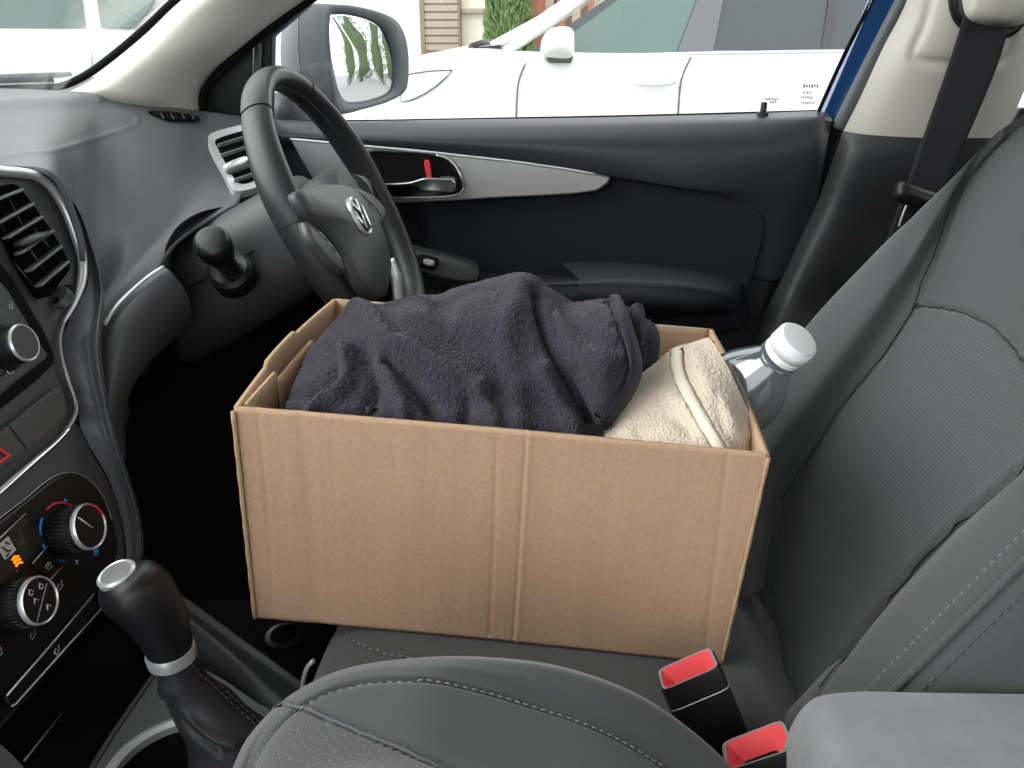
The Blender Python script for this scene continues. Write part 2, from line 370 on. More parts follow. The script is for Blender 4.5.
# fabric insert, slightly proud, with a rolled edge
ins = row((300, 206, 1.15), (420, 202, 1.146), (520, 197, 1.142), (598, 191, 1.138), (616, 180, 1.132), (660, 184, 1.130), (715, 193, 1.128), (748, 202, 1.128), (763, 214, 1.128), (765, 232, 1.128), (758, 262, 1.13), (748, 292, 1.13), (738, 330, 1.13), (600, 345, 1.14), (400, 345, 1.15), (300, 330, 1.15))
def resamp(o, n=90): return arc(o, n, True)
plate('fabric_insert', resamp(ins), DN, .012, M['doorfab'], door, bevel=.004)
# silver trim sweeping along the door
tr = [(290, 139), (312, 141), (345, 144), (380, 147.5), (420, 151), (465, 156), (510, 161), (560, 168), (595, 174), (611, 178), (607, 184), (597, 191), (575, 194), (540, 196), (500, 198), (450, 201), (400, 203), (350, 203), (326, 200), (312, 178), (300, 158)]
def trY(px, py): return 1.128-.02*min(1, max(0, (px-290)/320))
plate('silver_trim', np.array([V(a, b, trY(a, b)) for a, b in tr]), DN, .02, M['graytrim'], door, bevel=.0025)
tube('trim_highlight', [V(a, b, trY(a, b)-.001) for a, b in tr[0:9]], .0016, M['silver'], door, samp=60)
# handle recess, lever and lock
bz = [(366, 152), (395, 151), (425, 153), (445, 158), (456, 168), (463, 182), (464, 189), (460, 194), (448, 196.5), (420, 197.5), (385, 198), (366, 198), (358, 175)]
bo = resamp(np.array([V(a, b, 1.108) for a, b in bz]), 60)
hb = plate('handle_bezel', bo, DN, .012, M['gloss'], door, bevel=.002)
tube('bezel_ring', [V(a, b, 1.107) for a, b in [(372, 198), (400, 197.5), (435, 197), (452, 195.5), (461, 192), (463.5, 187), (458, 170), (448, 159), (436, 155)]], .0012, M['chrome'], hb, samp=60)
io = np.array([V(a, b, 1.1065) for a, b in [(372, 156), (400, 156), (422, 158), (436, 165), (440, 178), (436, 183), (372, 186)]])
plate('recess', resamp(io, 50), DN, .002, M['rubber'], hb)
lv = [(372, 187, 184), (395, 186, 183.2), (412, 186, 181.5), (424, 190, 178), (440, 191.5, 178.5), (454, 191.5, 180)]
lo = [V(a, c, 1.097) for a, b, c in lv]+[V(a, b+.5, 1.097) for a, b, c in lv[::-1]]
hd = plate('handle', resamp(np.array(lo), 60), DN, .012, M['chrome'], door, bevel=.0025)
tag(plate('lock_tab', resamp(np.array([V(a, b, 1.10) for a, b in [(424, 162), (429, 162), (431, 177), (427, 178)]]), 24), DN, .006, M['red'], door, bevel=.001), 'red lock indicator tab')
# armrest
arows = [row((560, 262, 1.13), (600, 261, 1.13), (650, 264, 1.13), (700, 271, 1.13), (732, 279, 1.13), (744, 284, 1.13)),
         row((562, 264, 1.10), (600, 263, 1.09), (650, 267, 1.08), (700, 274, 1.08), (730, 281, 1.09), (742, 287, 1.12)),
         row((578, 279, 1.045), (610, 277, 1.04), (650, 279, 1.04), (700, 284, 1.045), (728, 290, 1.07), (741, 295, 1.115)),
         row((578, 286, 1.035), (610, 286, 1.03), (650, 288, 1.03), (700, 293, 1.04), (726, 299, 1.065), (739, 302, 1.115)),
         row((575, 305, 1.045), (610, 306, 1.04), (650, 308, 1.04), (700, 309, 1.05), (722, 309, 1.075), (735, 310, 1.12)),
         row((572, 318, 1.13), (610, 318, 1.13), (650, 318, 1.13), (700, 316, 1.13), (718, 314, 1.13), (732, 313, 1.13))]
arm = gridmesh('armrest', loftpts(arows, 50, 40), M['door'], door)
a2 = [row((392, 262, 1.13), (440, 268, 1.13), (500, 274, 1.13), (560, 275, 1.13), (590, 276, 1.13)),
      row((392, 272, 1.06), (440, 276, 1.06), (500, 281, 1.06), (560, 281, 1.05), (590, 279, 1.045)),
      row((392, 280, 1.05), (440, 284, 1.05), (500, 288, 1.05), (560, 288, 1.04), (590, 286, 1.035)),
      row((392, 310, 1.06), (440, 312, 1.06), (500, 312, 1.06), (560, 310, 1.05), (590, 308, 1.045)),
      row((392, 330, 1.13), (440, 330, 1.13), (500, 330, 1.13), (560, 325, 1.13), (590, 320, 1.13))]
gridmesh('armrest_front', loftpts(a2, 40, 30), M['door'], door)
sw = [row((396, 240, 1.09), (412, 244, 1.09), (440, 251, 1.09), (466, 258, 1.09), (478, 264, 1.09)),
      row((398, 247, 1.05), (414, 250, 1.05), (440, 256, 1.05), (464, 263, 1.05), (479, 269, 1.06)),
      row((400, 262, 1.035), (416, 266, 1.035), (440, 272, 1.035), (462, 277, 1.035), (478, 277, 1.05)),
      row((400, 268, 1.035), (416, 273, 1.035), (440, 279, 1.035), (460, 283, 1.035), (476, 283, 1.05)),
      row((400, 290, 1.06), (416, 295, 1.06), (440, 298, 1.06), (458, 298, 1.06), (470, 295, 1.07))]
sp = gridmesh('switch_panel', loftpts(sw, 36, 30), M['plastic'], door)
plate('window_switch', resamp(np.array([V(a, b, y) for a, b, y in [(420, 254, 1.035), (438, 258, 1.035), (434, 267, 1.028), (416, 263, 1.028)]]), 30), (0, -.6, .8), .006, M['gloss'], sp, bevel=.001)
plate('window_switch', resamp(np.array([V(a, b, y) for a, b, y in [(425, 258.5, 1.028), (434, 261, 1.028), (431, 265, 1.025), (423, 262.5, 1.025)]]), 30), (0, -.6, .8), .004, M['silver'], sp, bevel=.0008)
# lock pin, glass, outer skin
pin = V(763, 113, 1.165)
lathe('lock_pin', [(.0078, -.004), (.0078, .0012), (.0045, .002), (.0045, .0125), (.0038, .0145), (0, .0148)], pin, (0, 0, 1), M['black'], door, n=24)
gy = 1.192
_g = [V(256, 140, gy), V(905, -60, gy-.06), V(818, 118, gy)]
GP = Plane(_g[0], np.cross(_g[2]-_g[0], _g[1]-_g[0])); GP.n = GP.n*np.sign(GP.n@(CAM-_g[0]))
gl = plate('window_glass', np.array([GP(256, 140), GP(268, 36), GP(330, -60), GP(905, -60), GP(872, 0), GP(818, 118)]), GP.n, .003, M['glass'], door, smooth=False)
tube('window_seal', [V(245, 121, 1.187), V(340, 122, 1.187), V(500, 119.5, 1.187), (V(650, 116.5, 1.187)), V(816, 112, 1.187)], .003, M['rubber'], door, samp=40)
plate('outer_skin', np.array([V(240, 125, 1.215), V(834, 118, 1.215), V(760, 760, 1.26), V(240, 760, 1.26)]), DN, .004, M['blue'], door, smooth=False)
tube('window_channel', [V(818, 113, 1.186), V(842, 60, 1.172), V(872, 0, 1.155), V(905, -66, 1.13)], .0028, M['rubber'], door, samp=30)
# little etched approval marks on the glass (unreadable in the photo: only rows of tiny strokes)
def marks(name, x0, x1, y, h, n, sd):
    r = random.Random(sd); Vs = []; F = []
    for i in range(n):
        a = x0+(x1-x0)*(i+.15)/n; b = x0+(x1-x0)*(i+.75)/n; yy = y+r.uniform(-.3, .3); hh = h*r.uniform(.5, 1)
        k = len(Vs); Vs += [GP(a, yy-hh/2, .0012), GP(b, yy-hh/2, .0012), GP(b, yy+hh/2, .0012), GP(a, yy+hh/2, .0012)]; F.append([k, k+1, k+2, k+3])
    return mk(name, Vs, F, M['etch'], gl, smooth=False)
marks('etched_mark', 803, 819, 86, 4.5, 6, 1); marks('etched_mark', 803, 812, 92.5, 3.2, 5, 2); marks('etched_mark', 801, 813, 97.5, 3.2, 7, 3); marks('etched_mark', 801, 815, 103, 3.2, 8, 4)
marks('etched_mark', 765, 779, 99, 3.2, 7, 5); marks('etched_mark', 770, 777, 102, 3, 3, 6)

# ---- windshield pillar trim (beige) and corner sail -----------------
prow = []
for (l, m1, m2, r) in [((40, 102, 1.11), (90, 106, 1.10), (140, 112, 1.115), (203, 122, 1.165)),
                       ((62, 94, 1.10), (100, 94, 1.085), (150, 100, 1.10), (203, 112, 1.165)),
                       ((88, 82, 1.10), (122, 82, 1.08), (168, 88, 1.10), (203, 98, 1.165)),
                       ((120, 58, 1.09), (154, 56, 1.07), (186, 66, 1.09), (212, 78, 1.16)),
                       ((150, 30, 1.08), (186, 26, 1.06), (222, 38, 1.08), (244, 52, 1.15)),
                       ((184, -2, 1.07), (220, -6, 1.045), (262, 4, 1.07), (290, 18, 1.14)),
                       ((262, -64, 1.04), (300, -70, 1.02), (345, -56, 1.04), (374, -42, 1.10)),
                       ((360, -140, .99), (400, -146, .97), (450, -130, .98), (486, -120, 1.05))]:
    prow.append([V(*l), V(*m1), V(*m2), V(*r)])
tag(gridmesh('trim_1', loftpts(prow, 30, 60), M['beige']), 'beige windshield pillar trim beside the dashboard top', kind='structure')
seal = [(-40, 93, 1.02), (0, 89, 1.05), (40, 87.5, 1.09), (62, 86, 1.11), (88, 74, 1.11), (120, 50, 1.10), (150, 24, 1.09), (182, -6, 1.08), (262, -72, 1.05)]
tag(tube('trim_2', row(*seal), .005, M['rubber'], samp=60), 'black seal between pillar trim and windshield', kind='structure')
ws = [(205, 120, 1.155), (203, 104, 1.155), (206, 90, 1.15), (220, 72, 1.145), (250, 44, 1.135), (292, 12, 1.125), (330, -16, 1.11), (400, -70, 1.08)]
tag(tube('trim_3', row(*ws), .0065, M['rubber'], samp=60), 'black door window seal along pillar trim', kind='structure')
sail = thing('mirror_sail', V(240, 118, 1.17), 'black triangular corner cover between pillar trim and door mirror', 'mirror cover')
plate('cover', np.array([V(202, 124, 1.172), V(205, 88, 1.168), V(232, 60, 1.162), V(262, 36, 1.155), V(300, 6, 1.15), V(310, 4, 1.15), V(272, 36, 1.158), V(270, 124, 1.172)]), DN, .02, M['black'], sail, bevel=.003)
tube('upright', [V(256, 124, 1.165), V(256.5, 80, 1.16), V(258, 44, 1.152)], .006, M['plastic'], sail)
# windshield glass
wsg = plate('window_1', np.array([V(-420, 96, .55), V(66, 90, 1.12), V(186, -10, 1.095), V(262, -76, 1.06), V(330, -170, .98), V(-420, -420, .30)]), (.6, -.5, .4), .004, M['glass'], smooth=False)
tag(wsg, kind='structure')

# ---- door-side centre pillar ---------------------------------------
tag(plate('trim_4', np.array([V(820, 122, 1.20), V(873, 0, 1.165), V(903, -66, 1.14), V(930, -66, 1.14), V(897, 0, 1.165), V(832, 128, 1.20), V(770, 330, 1.20), V(740, 330, 1.2)]), DN, .02, M['blue'], smooth=False), 'blue painted door opening edge beside the beige pillar', kind='structure')
tag(tube('trim_5', row((938, -66, 1.115), (903, 0, 1.135), (872, 60, 1.15), (838, 128, 1.165), (822, 176, 1.155), (800, 235, 1.15), (776, 290, 1.15), (762, 335, 1.15), (745, 420, 1.15))[:4], .0095, M['house'], samp=60), 'grey rubber door seal running down the centre pillar', kind='structure')
tag(tube('trim_6', row((836, 122, 1.172), (826, 150, 1.17), (807, 205, 1.165), (783, 262, 1.162), (762, 320, 1.162), (748, 400, 1.162)), .012, M['rubber'], samp=80), 'black inner door seal', kind='structure')
bp = [row((925, -66, 1.11), (960, -66, 1.08), (1010, -66, 1.06), (1060, -60, 1.06), (1110, -50, 1.09)),
      row((907, 0, 1.125), (940, 0, 1.09), (985, 2, 1.07), (1030, 6, 1.07), (1068, 12, 1.10)),
      row((882, 50, 1.135), (915, 52, 1.10), (962, 56, 1.085), (1010, 60, 1.085), (1036, 66, 1.12)),
      row((861, 96, 1.14), (895, 98, 1.115), (945, 101, 1.10), (990, 103, 1.10), (1018, 106, 1.13)),
      row((843, 132, 1.145), (878, 136, 1.125), (930, 138, 1.112), (975, 138, 1.112), (1006, 138, 1.14))]
G = loftpts(bp, 60, 60)
G = emboss(G, [([(938, -40), (925, 20), (913, 50), (918, 60), (950, 64), (1000, 62), (1012, 40)], 4.5, -.006)])
bpl = gridmesh('trim_7', G, M['beige']); tag(bpl, 'beige upper centre pillar trim behind the seat belt', kind='structure')
lp = [row((843, 131, 1.142), (862, 134, 1.125), (885, 136, 1.115), (930, 138, 1.108), (975, 138, 1.108), (1012, 138, 1.14)),
      row((836, 150, 1.145), (852, 153, 1.118), (876, 159, 1.112), (925, 170, 1.115), (965, 175, 1.12), (1000, 180, 1.15)),
      row((818, 200, 1.148), (836, 205, 1.122), (860, 213, 1.128), (900, 225, 1.155), (940, 235, 1.16), (980, 240, 1.18)),
      row((795, 250, 1.15), (812, 255, 1.122), (838, 265, 1.13), (880, 282, 1.17), (920, 290, 1.18), (960, 300, 1.19)),
      row((775, 292, 1.15), (792, 295, 1.118), (815, 303, 1.13), (856, 318, 1.18), (890, 325, 1.19), (930, 330, 1.2)),
      row((762, 318, 1.15), (778, 322, 1.10), (802, 326, 1.11), (836, 335, 1.14), (870, 345, 1.16), (910, 350, 1.18)),
      row((752, 345, 1.15), (764, 350, 1.09), (785, 356, 1.09), (815, 365, 1.10), (850, 375, 1.11), (890, 380, 1.12)),
      row((735, 460, 1.15), (745, 460, 1.10), (768, 465, 1.10), (800, 470, 1.10), (830, 475, 1.11), (860, 480, 1.12))]
tag(gridmesh('trim_8', loftpts(lp, 60, 70), M['plastic']), 'black lower centre pillar trim between door and seat', kind='structure')
tag(bx('wall_right', .18, 1.3, 1.17, 1.2, .3, 1.02, M['carpet'], smooth=False), kind='structure')
tag(bx('wall_rear_unseen', 1.28, 1.3, -.7, 1.2, .3, 1.25, M['carpet'], smooth=False), kind='structure')  # unseen cabin rear, closed off to cut the light from behind
tag(bx('wall_left_unseen', .42, 1.3, -.66, -.62, .3, 1.3, M['door'], smooth=False), kind='structure')  # unseen passenger side, added to shut out light from the rear
tag(plate('trim_10', np.array([V(822, 121, 1.188), V(856, 121, 1.188), V(856, 200, 1.188), V(806, 335, 1.188), V(745, 335, 1.188)]), DN, .01, M['rubber'], smooth=False), 'black seal backing between door and centre pillar', kind='structure')
# rear door glass strip and its sill, seen past the seat shoulder
tag(plate('trim_9', np.array([V(1008, 132, 1.16), V(1020, 108, 1.16), V(1100, 108, 1.16), V(1100, 150, 1.16), V(1010, 150, 1.16)]), DN, .02, M['black'], bevel=.003), 'black rear door sill behind the seat', kind='structure')

# ---- dashboard ------------------------------------------------------
dash = thing('dashboard', (-.5, .6, .8), 'grey car dashboard with centre air vent, radio and climate controls', 'dashboard')
cols = [[(-150, 86, .90), (-150, 110, .75), (-150, 130, .62), (-150, 148, .52), (-150, 160, .46)],
        [(0, 90, 1.00), (0, 112, .88), (0, 135, .76), (0, 155, .65), (0, 168, .58)],
        [(50, 92, 1.05), (50, 115, .92), (50, 138, .80), (51, 160, .68), (52, 176, .60)],
        [(80, 94, 1.08), (80, 125, .95), (78, 162, .80), (76, 200, .69), (74, 222, .605)],
        [(105, 98, 1.10), (100, 140, .96), (97, 190, .81), (90, 232, .69), (82, 256, .60)],
        [(130, 102, 1.11), (122, 155, .96), (114, 215, .80), (100, 262, .67), (82, 290, .605)],
        [(155, 106, 1.12), (146, 160, .98), (134, 222, .82), (108, 280, .69), (72, 318, .60)],
        [(180, 110, 1.13), (170, 165, 1.0), (157, 222, .85), (128, 272, .73), (92, 330, .61)],
        [(210, 113, 1.15), (198, 160, 1.05), (184, 205, .92), (168, 240, .82), (146, 282, .70)],
        [(240, 117, 1.16), (226, 158, 1.08), (212, 188, .98), (200, 210, .90), (180, 240, .80)],
        [(275, 121, 1.165), (262, 150, 1.10), (252, 176, 1.02), (243, 192, .95), (236, 205, .88)]]
rows = [[V(*c[j]) for c in cols] for j in range(5)]
G = loftpts(rows, 160, 140)
G = emboss(G, [([(-60, 168), (20, 157), (50, 153), (90, 141), (128, 129), (137, 124), (134, 117), (118, 112)], 2.0, .0012), ([(-60, 113), (0, 106), (50, 103), (80, 101), (98, 101)], 6.0, .004)])
Gdash = G
dt = gridmesh('dash_top', G, M['dash'], dash); solid(dt, .004, 0)
# plane of the centre stack
PS = Plane((-.345, .47, .823), (1, 0, .25))
sn = PS.n
def ps(lst, d=0): return np.array([PS(a, b, d) for a, b in lst])
# side of the centre stack sweeping down to the tunnel
s0 = [(52, 178), (72, 210), (82, 238), (88, 264), (88, 284), (78, 306), (65, 330), (62, 345), (70, 380), (79, 404), (80, 425), (92, 450), (108, 478), (120, 512), (126, 548), (122, 572), (110, 590), (96, 604)]
s1 = [(55, 178), (77, 210), (87, 238), (95, 266), (97, 288), (93, 310), (88, 332), (87, 350), (92, 380), (98, 406), (103, 428), (112, 452), (122, 480), (132, 514), (136, 548), (130, 572), (114, 592), (98, 607)]
s2 = [(57, 179), (80, 212), (90, 239), (99, 268), (103, 292), (103, 315), (101, 336), (101, 356), (105, 384), (109, 408), (114, 430), (121, 454), (130, 482), (139, 516), (143, 550), (136, 576), (118, 596), (100, 610)]
def yy(p, d=-.006): return PS(*p, d)[1]
side = [[PS(*p, -.006) for p in s0], [V(*p, yy(q)+.006) for p, q in zip(s1, s0)], [V(*p, yy(q)+.022) for p, q in zip(s2, s0)], [V(p[0]+1, p[1], yy(q)+.25) for p, q in zip(s2, s0)]]
plate('stack_surround', arc(ps([(-150, 560), (-60, 500), (0, 450), (50, 430), (80, 425), (92, 450), (108, 478), (121, 512), (126, 548), (122, 570), (108, 592), (70, 650), (16, 712), (-60, 795), (-150, 880)], -.008), 120), sn, .16, M['dash'], dash, bevel=.002)
pdr = [[(x_, y_, z_) for y_ in (.48, .32, .1, -.2, -.5, -.68)] for x_, z_ in [(-.98, 1.10), (-.80, 1.112), (-.60, 1.10), (-.50, 1.075), (-.462, 1.03), (-.45, .96), (-.46, .86), (-.50, .76), (-.60, .66), (-.75, .60)]]
gridmesh('glovebox_side', loftpts(pdr, 30, 60), M['dash'], dash)
bx('firewall', -.64, -.60, -.75, 1.13, .28, 1.05, M['rubber'], dash, smooth=False)
gridmesh('stack_side', loftpts(side, 80, 30), M['dash'], dash)
# padded knee panel below the dash edge
kn = [row((84, 450, .56), (90, 380, .585), (103, 328, .62), (130, 292, .67), (162, 266, .72)),
      row((92, 450, .545), (99, 386, .575), (114, 336, .61), (140, 300, .66), (172, 273, .715)),
      row((104, 450, .54), (110, 396, .565), (126, 352, .61), (153, 320, .665), (186, 292, .72)),
      row((114, 452, .55), (119, 404, .58), (136, 366, .63), (162, 336, .69), (191, 310, .74)),
      row((122, 456, .60), (124, 412, .63), (140, 378, .68), (165, 350, .74), (190, 322, .79)),
      row((126, 460, .75), (128, 420, .78), (144, 386, .83), (168, 356, .88), (190, 326, .92))]
gridmesh('knee_panel', loftpts(kn, 50, 50), M['dash'], dash)
tube('knee_trim', row((104, 325, .615), (116, 306, .638), (132, 290, .665), (150, 275, .69), (163, 266.5, .71)), .0022, M['silver'], dash, samp=30, flat=.5)
kn2 = [row((118, 388, .63), (128, 372, .65), (146, 352, .69), (174, 326, .76)), row((121, 392, .63), (132, 378, .65), (150, 358, .69), (176, 332, .76)),
       row((122, 402, .64), (138, 392, .66), (160, 374, .70), (178, 350, .77)), row((124, 412, .70), (142, 404, .72), (166, 388, .76), (180, 366, .82))]
gridmesh('fuse_cover', loftpts(kn2, 30, 16), M['gloss'], dash)
# hooded recess round the steering column
ho = [row((163, 268, .74), (166, 246, .77), (178, 226, .80), (198, 213, .84), (222, 207, .88), (245, 204, .90)),
      row((168, 268, .78), (172, 248, .81), (184, 231, .84), (202, 219, .88), (224, 213, .92), (245, 210, .94)),
      row((186, 290, .95), (188, 270, .96), (196, 250, .98), (210, 235, 1.0), (228, 226, 1.02), (248, 220, 1.04))]
gridmesh('column_hood', loftpts(ho, 40, 14), M['plastic'], dash)
gridmesh('lower_backing', loftpts([row((118, 300, .85), (200, 226, 1.06), (300, 196, 1.125), (420, 196, 1.135)), row((118, 400, .85), (200, 400, 1.02), (300, 400, 1.11), (420, 400, 1.135)), row((140, 600, .72), (200, 600, .85), (300, 600, 1.0), (420, 600, 1.12))], 20, 20), M['rubber'], dash)

# ---- centre stack ---------------------------------------------------
trimcurve = [(-150, 152), (-60, 160), (0, 168), (22, 170), (40, 174), (56, 186), (70, 208), (80, 236), (87, 258), (87, 280), (80, 302), (68, 322), (62, 338), (64, 358), (72, 382), (80, 404), (78, 420), (62, 442), (36, 464), (0, 494), (-60, 548), (-150, 630)]
stack = plate('stack_panel', arc(ps(trimcurve, -.004), 120), sn, .012, M['panel'], dash, bevel=.002)
tube('silver_trim', arc(ps([(-60, 163), (0, 171), (22, 173), (38, 177), (52, 188), (66, 211), (76, 238), (82, 259), (82, 280), (75, 302), (64, 322)], .001), 90), np.interp(np.linspace(0, 1, 90), [0, .8, 1], [.0042, .0036, .0012]), M['silver'], dash, n=12)
tube('silver_trim', arc(ps([(64, 322), (60, 338), (62, 358), (69, 382), (76, 404), (74, 418), (60, 438), (34, 461), (0, 490), (-60, 543)], .001), 100), np.interp(np.linspace(0, 1, 100), [0, .4, 1], [.0012, .0016, .0024]), M['graytrim'], dash, n=10)
tube('silver_trim', arc(ps([(70, 428), (56, 443), (30, 466), (0, 493), (-60, 545)], .002), 60), .0013, M['chrome'], dash, n=8)
# centre air vent
vo = [(-70, 208), (-30, 196), (0, 186), (14, 184), (22, 190), (40, 214), (57, 239), (68, 260), (70, 268), (62, 280), (44, 297), (20, 262), (0, 228), (-40, 236), (-80, 262)]
vent = plate('air_vent', arc(ps(vo, .0035), 90), sn, .006, M['void'], dash)  # no real pocket: a black sheet carries the opening's shade
for a, b, w in [((-60, 222), (20, 190.5), .6), ((-30, 238), (31, 204.5), .8), ((6, 238), (40.5, 217), .9), ((18, 254), (51, 231), .8), ((28, 271), (59, 247), 1), ((38, 286), (66.5, 262), 1.1)]:
    A, B = PS(*a, .006), PS(*b, .006); d = B-A; L = np.linalg.norm(d); d /= L
    boxm('slat', (L, .0022, .007), frame_m((A+B)/2, d, np.cross(sn, d), sn), M['slat'], vent, bevel=.0008)
for a, b in [((-10, 205), (8, 238)), ((8, 198), (28, 236)), ((22, 238), (52, 282)), ((34, 228), (60, 262)), ((14, 262), (36, 290))]:
    A, B = PS(*a, .0038), PS(*b, .0038); tube('vane', [A, B], .0008, M['black'], vent, n=6)
tabv = arc(ps([(23, 241), (27, 237.5), (36, 233), (48, 231.5), (50, 234), (44, 240), (32, 244), (24, 245)], .012), 40)
pillow('vent_tab', tabv, sn, .004, M['panel'], vent, skirt=.008)
plate('thumbwheel_slot', ps([(56, 301), (69, 284), (76, 293), (64, 308)], .0036), sn, .004, M['rubber'], dash)
tw = ps([(58.5, 301), (69, 287), (74, 293), (64, 305)], .006); twc = tw.mean(0); ax = tw[1]-tw[0]; ax /= np.linalg.norm(ax)
ax = np.cross(sn, ax); ax = tw[3]-tw[0]; ax /= np.linalg.norm(ax)
lathe('thumbwheel', [(.0085+.0007*(i % 2), -.004+.0008*i*.9) for i in range(11)], twc-sn*.005, ax, M['panel'], dash, n=40)
# radio block
rad_o = [(-150, 318), (-60, 255), (-20, 262), (4, 275), (20, 300), (37, 330), (50, 356), (44, 366), (20, 384), (0, 400), (-60, 446), (-150, 520)]
plate('radio_recess', ps([(-150, 290), (-30, 240), (0, 262), (12, 276), (30, 306), (46, 334), (55, 356), (54, 364), (40, 378), (0, 410), (-60, 458), (-150, 530)], .0), sn, .012, M['rubber'], dash, bevel=.001)
plate('radio_face', ps([(-150, 312), (-40, 262), (-4, 276), (8, 290), (24, 316), (38, 340), (48, 355), (46, 359), (20, 379), (0, 396), (-60, 440), (-150, 506)], .004), sn, .012, M['panel'], dash, bevel=.0012)
def btn(name, pts, d, m, parent=None, t=.003): return plate(name, ps(pts, d), sn, t, m, parent or dash, bevel=.0006)
btn('radio_button', [(-20, 300), (-1, 285), (9, 299), (-10, 315)], .0055, M['panel'])
btn('radio_button', [(-22, 321), (-10, 316), (10, 300), (21, 319), (6, 331), (-10, 343)], .0055, M['panel'])
btn('radio_button', [(6, 372), (24, 358), (34, 366), (20, 377), (2, 391), (-4, 382)], .0055, M['panel'])
btn('radio_button', [(-30, 380), (0, 360), (5, 371), (-5, 381), (-30, 401)], .0055, M['panel'])
kc = PS(23, 343, .020); kb = kc-sn*.016
lathe('knob_ring', [(.0165, 0), (.0165, .003), (.0150, .0045)], kb, sn, M['black'], dash)
kn_ = lathe('radio_knob', [(.0135, .0), (.0135, .012), (.0128, .0145), (.0120, .0155), (0, .0155)], kb+sn*.002, sn, M['black'], dash)
lathe('knob_rim', [(.0128, .0135), (.0133, .0150), (.0124, .0163), (.0116, .0158)], kb+sn*.002, sn, M['silver'], kn_, cap=False)
lathe('knob_face', [(.0116, .0150), (.0116, .0160), (0, .0160)], kb+sn*.002, sn, M['panel'], kn_)
text('button_print', '✱', .008, PS, *[(PS(9, 371, .0057)-PS.p)@q for q in (PS.u, PS.v)], .0060, M['glyph'], dash) if False else None
# lids below the radio + hazard button
btn('compartment_lid', [(10, 425), (34, 405), (58, 387), (62, 388), (66, 400), (67, 412), (60, 421), (44, 436), (28, 449)], .0045, M['panel'], t=.004)
hz = btn('hazard_button', [(-30, 452), (-10, 439), (8.5, 426), (26.5, 450), (0, 470), (-20, 486)], .0045, M['panel'], t=.004)
tri = ps([(-4, 452), (6, 452), (1, 464), (-6, 462)], .006)
hc = PS(1.5, 455, .006)
tr3 = [hc+PS.u*.0085*math.cos(R_(90+120*k))+PS.v*.0085*math.sin(R_(90+120*k)) for k in range(3)]; tr4 = [hc+(q-hc)*.55 for q in tr3]
ringplate('warning_triangle', tr3, tr4, sn, .001, M['red'], hz, smooth=False)

# ---- climate panel (slightly set back lower panel) ------------------
cl = [(-150, 648), (-60, 572), (0, 521), (40, 489), (56, 477), (71, 472), (88, 476), (102, 492), (112, 514), (118, 542), (116, 562), (106, 584), (100, 612), (60, 664), (10, 716), (-60, 790), (-150, 860)]
cpan = plate('climate_panel', arc(ps(cl, -.006), 90), sn, .012, M['black'], dash, bevel=.002)
tube('panel_seam', arc(ps([(-60, 566), (0, 518), (26, 498), (44, 483), (60, 474), (76, 473), (92, 482), (104, 498), (112, 520)], -.0055), 60), .0006, M['graytrim'], cpan, n=6)
dp = plate('display', ps([(-60, 592), (0, 539), (24, 515), (46, 541), (20, 566), (0, 584), (-60, 640)], -.004), sn, .003, M['lcd'], cpan)
tube('display_edge', ps([(-60, 591), (0, 538), (25, 514)], -.0038), .0005, M['silver'], cpan, n=6)
# small pictograms: seated figure with vents in a lit square, amber lamp
q = PS(7, 548, -.0035)
def rel(c, *pts): return [c+PS.u*a+PS.v*b for a, b in pts]
plate('lit_symbol', rel(q, (-.0055, -.0055), (.0055, -.0055), (.0055, .0055), (-.0055, .0055)), sn, .0006, M['glyph'], dp, smooth=False)
for pts in [((-.003, .003), (-.001, -.002), (.002, -.003)), ((.001, .004), (.003, .001)), ((-.004, -.004), (-.001, -.004))]:
    tube('symbol_line', rel(PS(7, 548, -.0032), *pts), .0006, M['black'], dp, n=5)
q = PS(17, 560, -.0035)
for pts in [((-.003, .002), (0, .003), (.0025, .001)), ((-.003, -.0005), (0, .0005), (.0025, -.0015)), ((-.003, -.003), (0, -.002), (.0025, -.004))]:
    tube('amber_symbol', rel(q, *pts), .0008, M['amber'], dp, n=5)
def glyph(px, py, d, s=1.0, mt='glyph', par=None, k=0):
    c = PS(px, py, d)
    sets = [[((-.003, -.002), (-.003, .002), (.001, .003), (.003, .001), (.002, -.003), (-.003, -.002)), ((-.001, 0), (.001, .001))],
            [((-.004, -.001), (-.001, .002), (.001, -.001), (.004, .002)), ((-.003, -.003), (.003, -.002))],
            [((-.002, -.003), (-.002, .001), (0, .003), (.002, .001), (.002, -.003))], [((-.003, 0), (.003, 0)), ((0, -.003), (0, .003))]]
    for pts in sets[k % 4]: tube('button_print', [c+PS.u*a*s+PS.v*b*s for a, b in pts], .00045*s, M[mt], par or cpan, n=5)
b1 = btn('climate_button', [(33, 565), (49, 546.5), (62, 564), (50, 579)], -.004, M['black'], cpan); glyph(49, 566, -.0036, .8, par=b1, k=0)
b2 = btn('climate_button', [(52, 580), (63, 566), (66, 576), (64, 586), (57, 592)], -.004, M['black'], cpan); glyph(60, 585, -.0036, .9, par=b2, k=1)
tube('button_edge', ps([(33, 563), (48, 545.5)], -.0036), .0005, M['silver'], cpan, n=6); tube('button_edge', ps([(50, 580), (63, 565.5)], -.0036), .0005, M['silver'], cpan, n=6)
b3 = btn('climate_button', [(-30, 625), (4, 596), (12, 622), (4, 634), (-30, 662)], -.004, M['black'], cpan); glyph(9, 618, -.0036, .6, par=b3, k=3)
glyph(15, 571, -.0055, .5, k=2); glyph(77, 562, -.0055, .7, k=3); glyph(33, 634, -.0055, .8, 'glyphd', k=1); glyph(-2, 652, -.0055, 1, 'glyph', k=0)
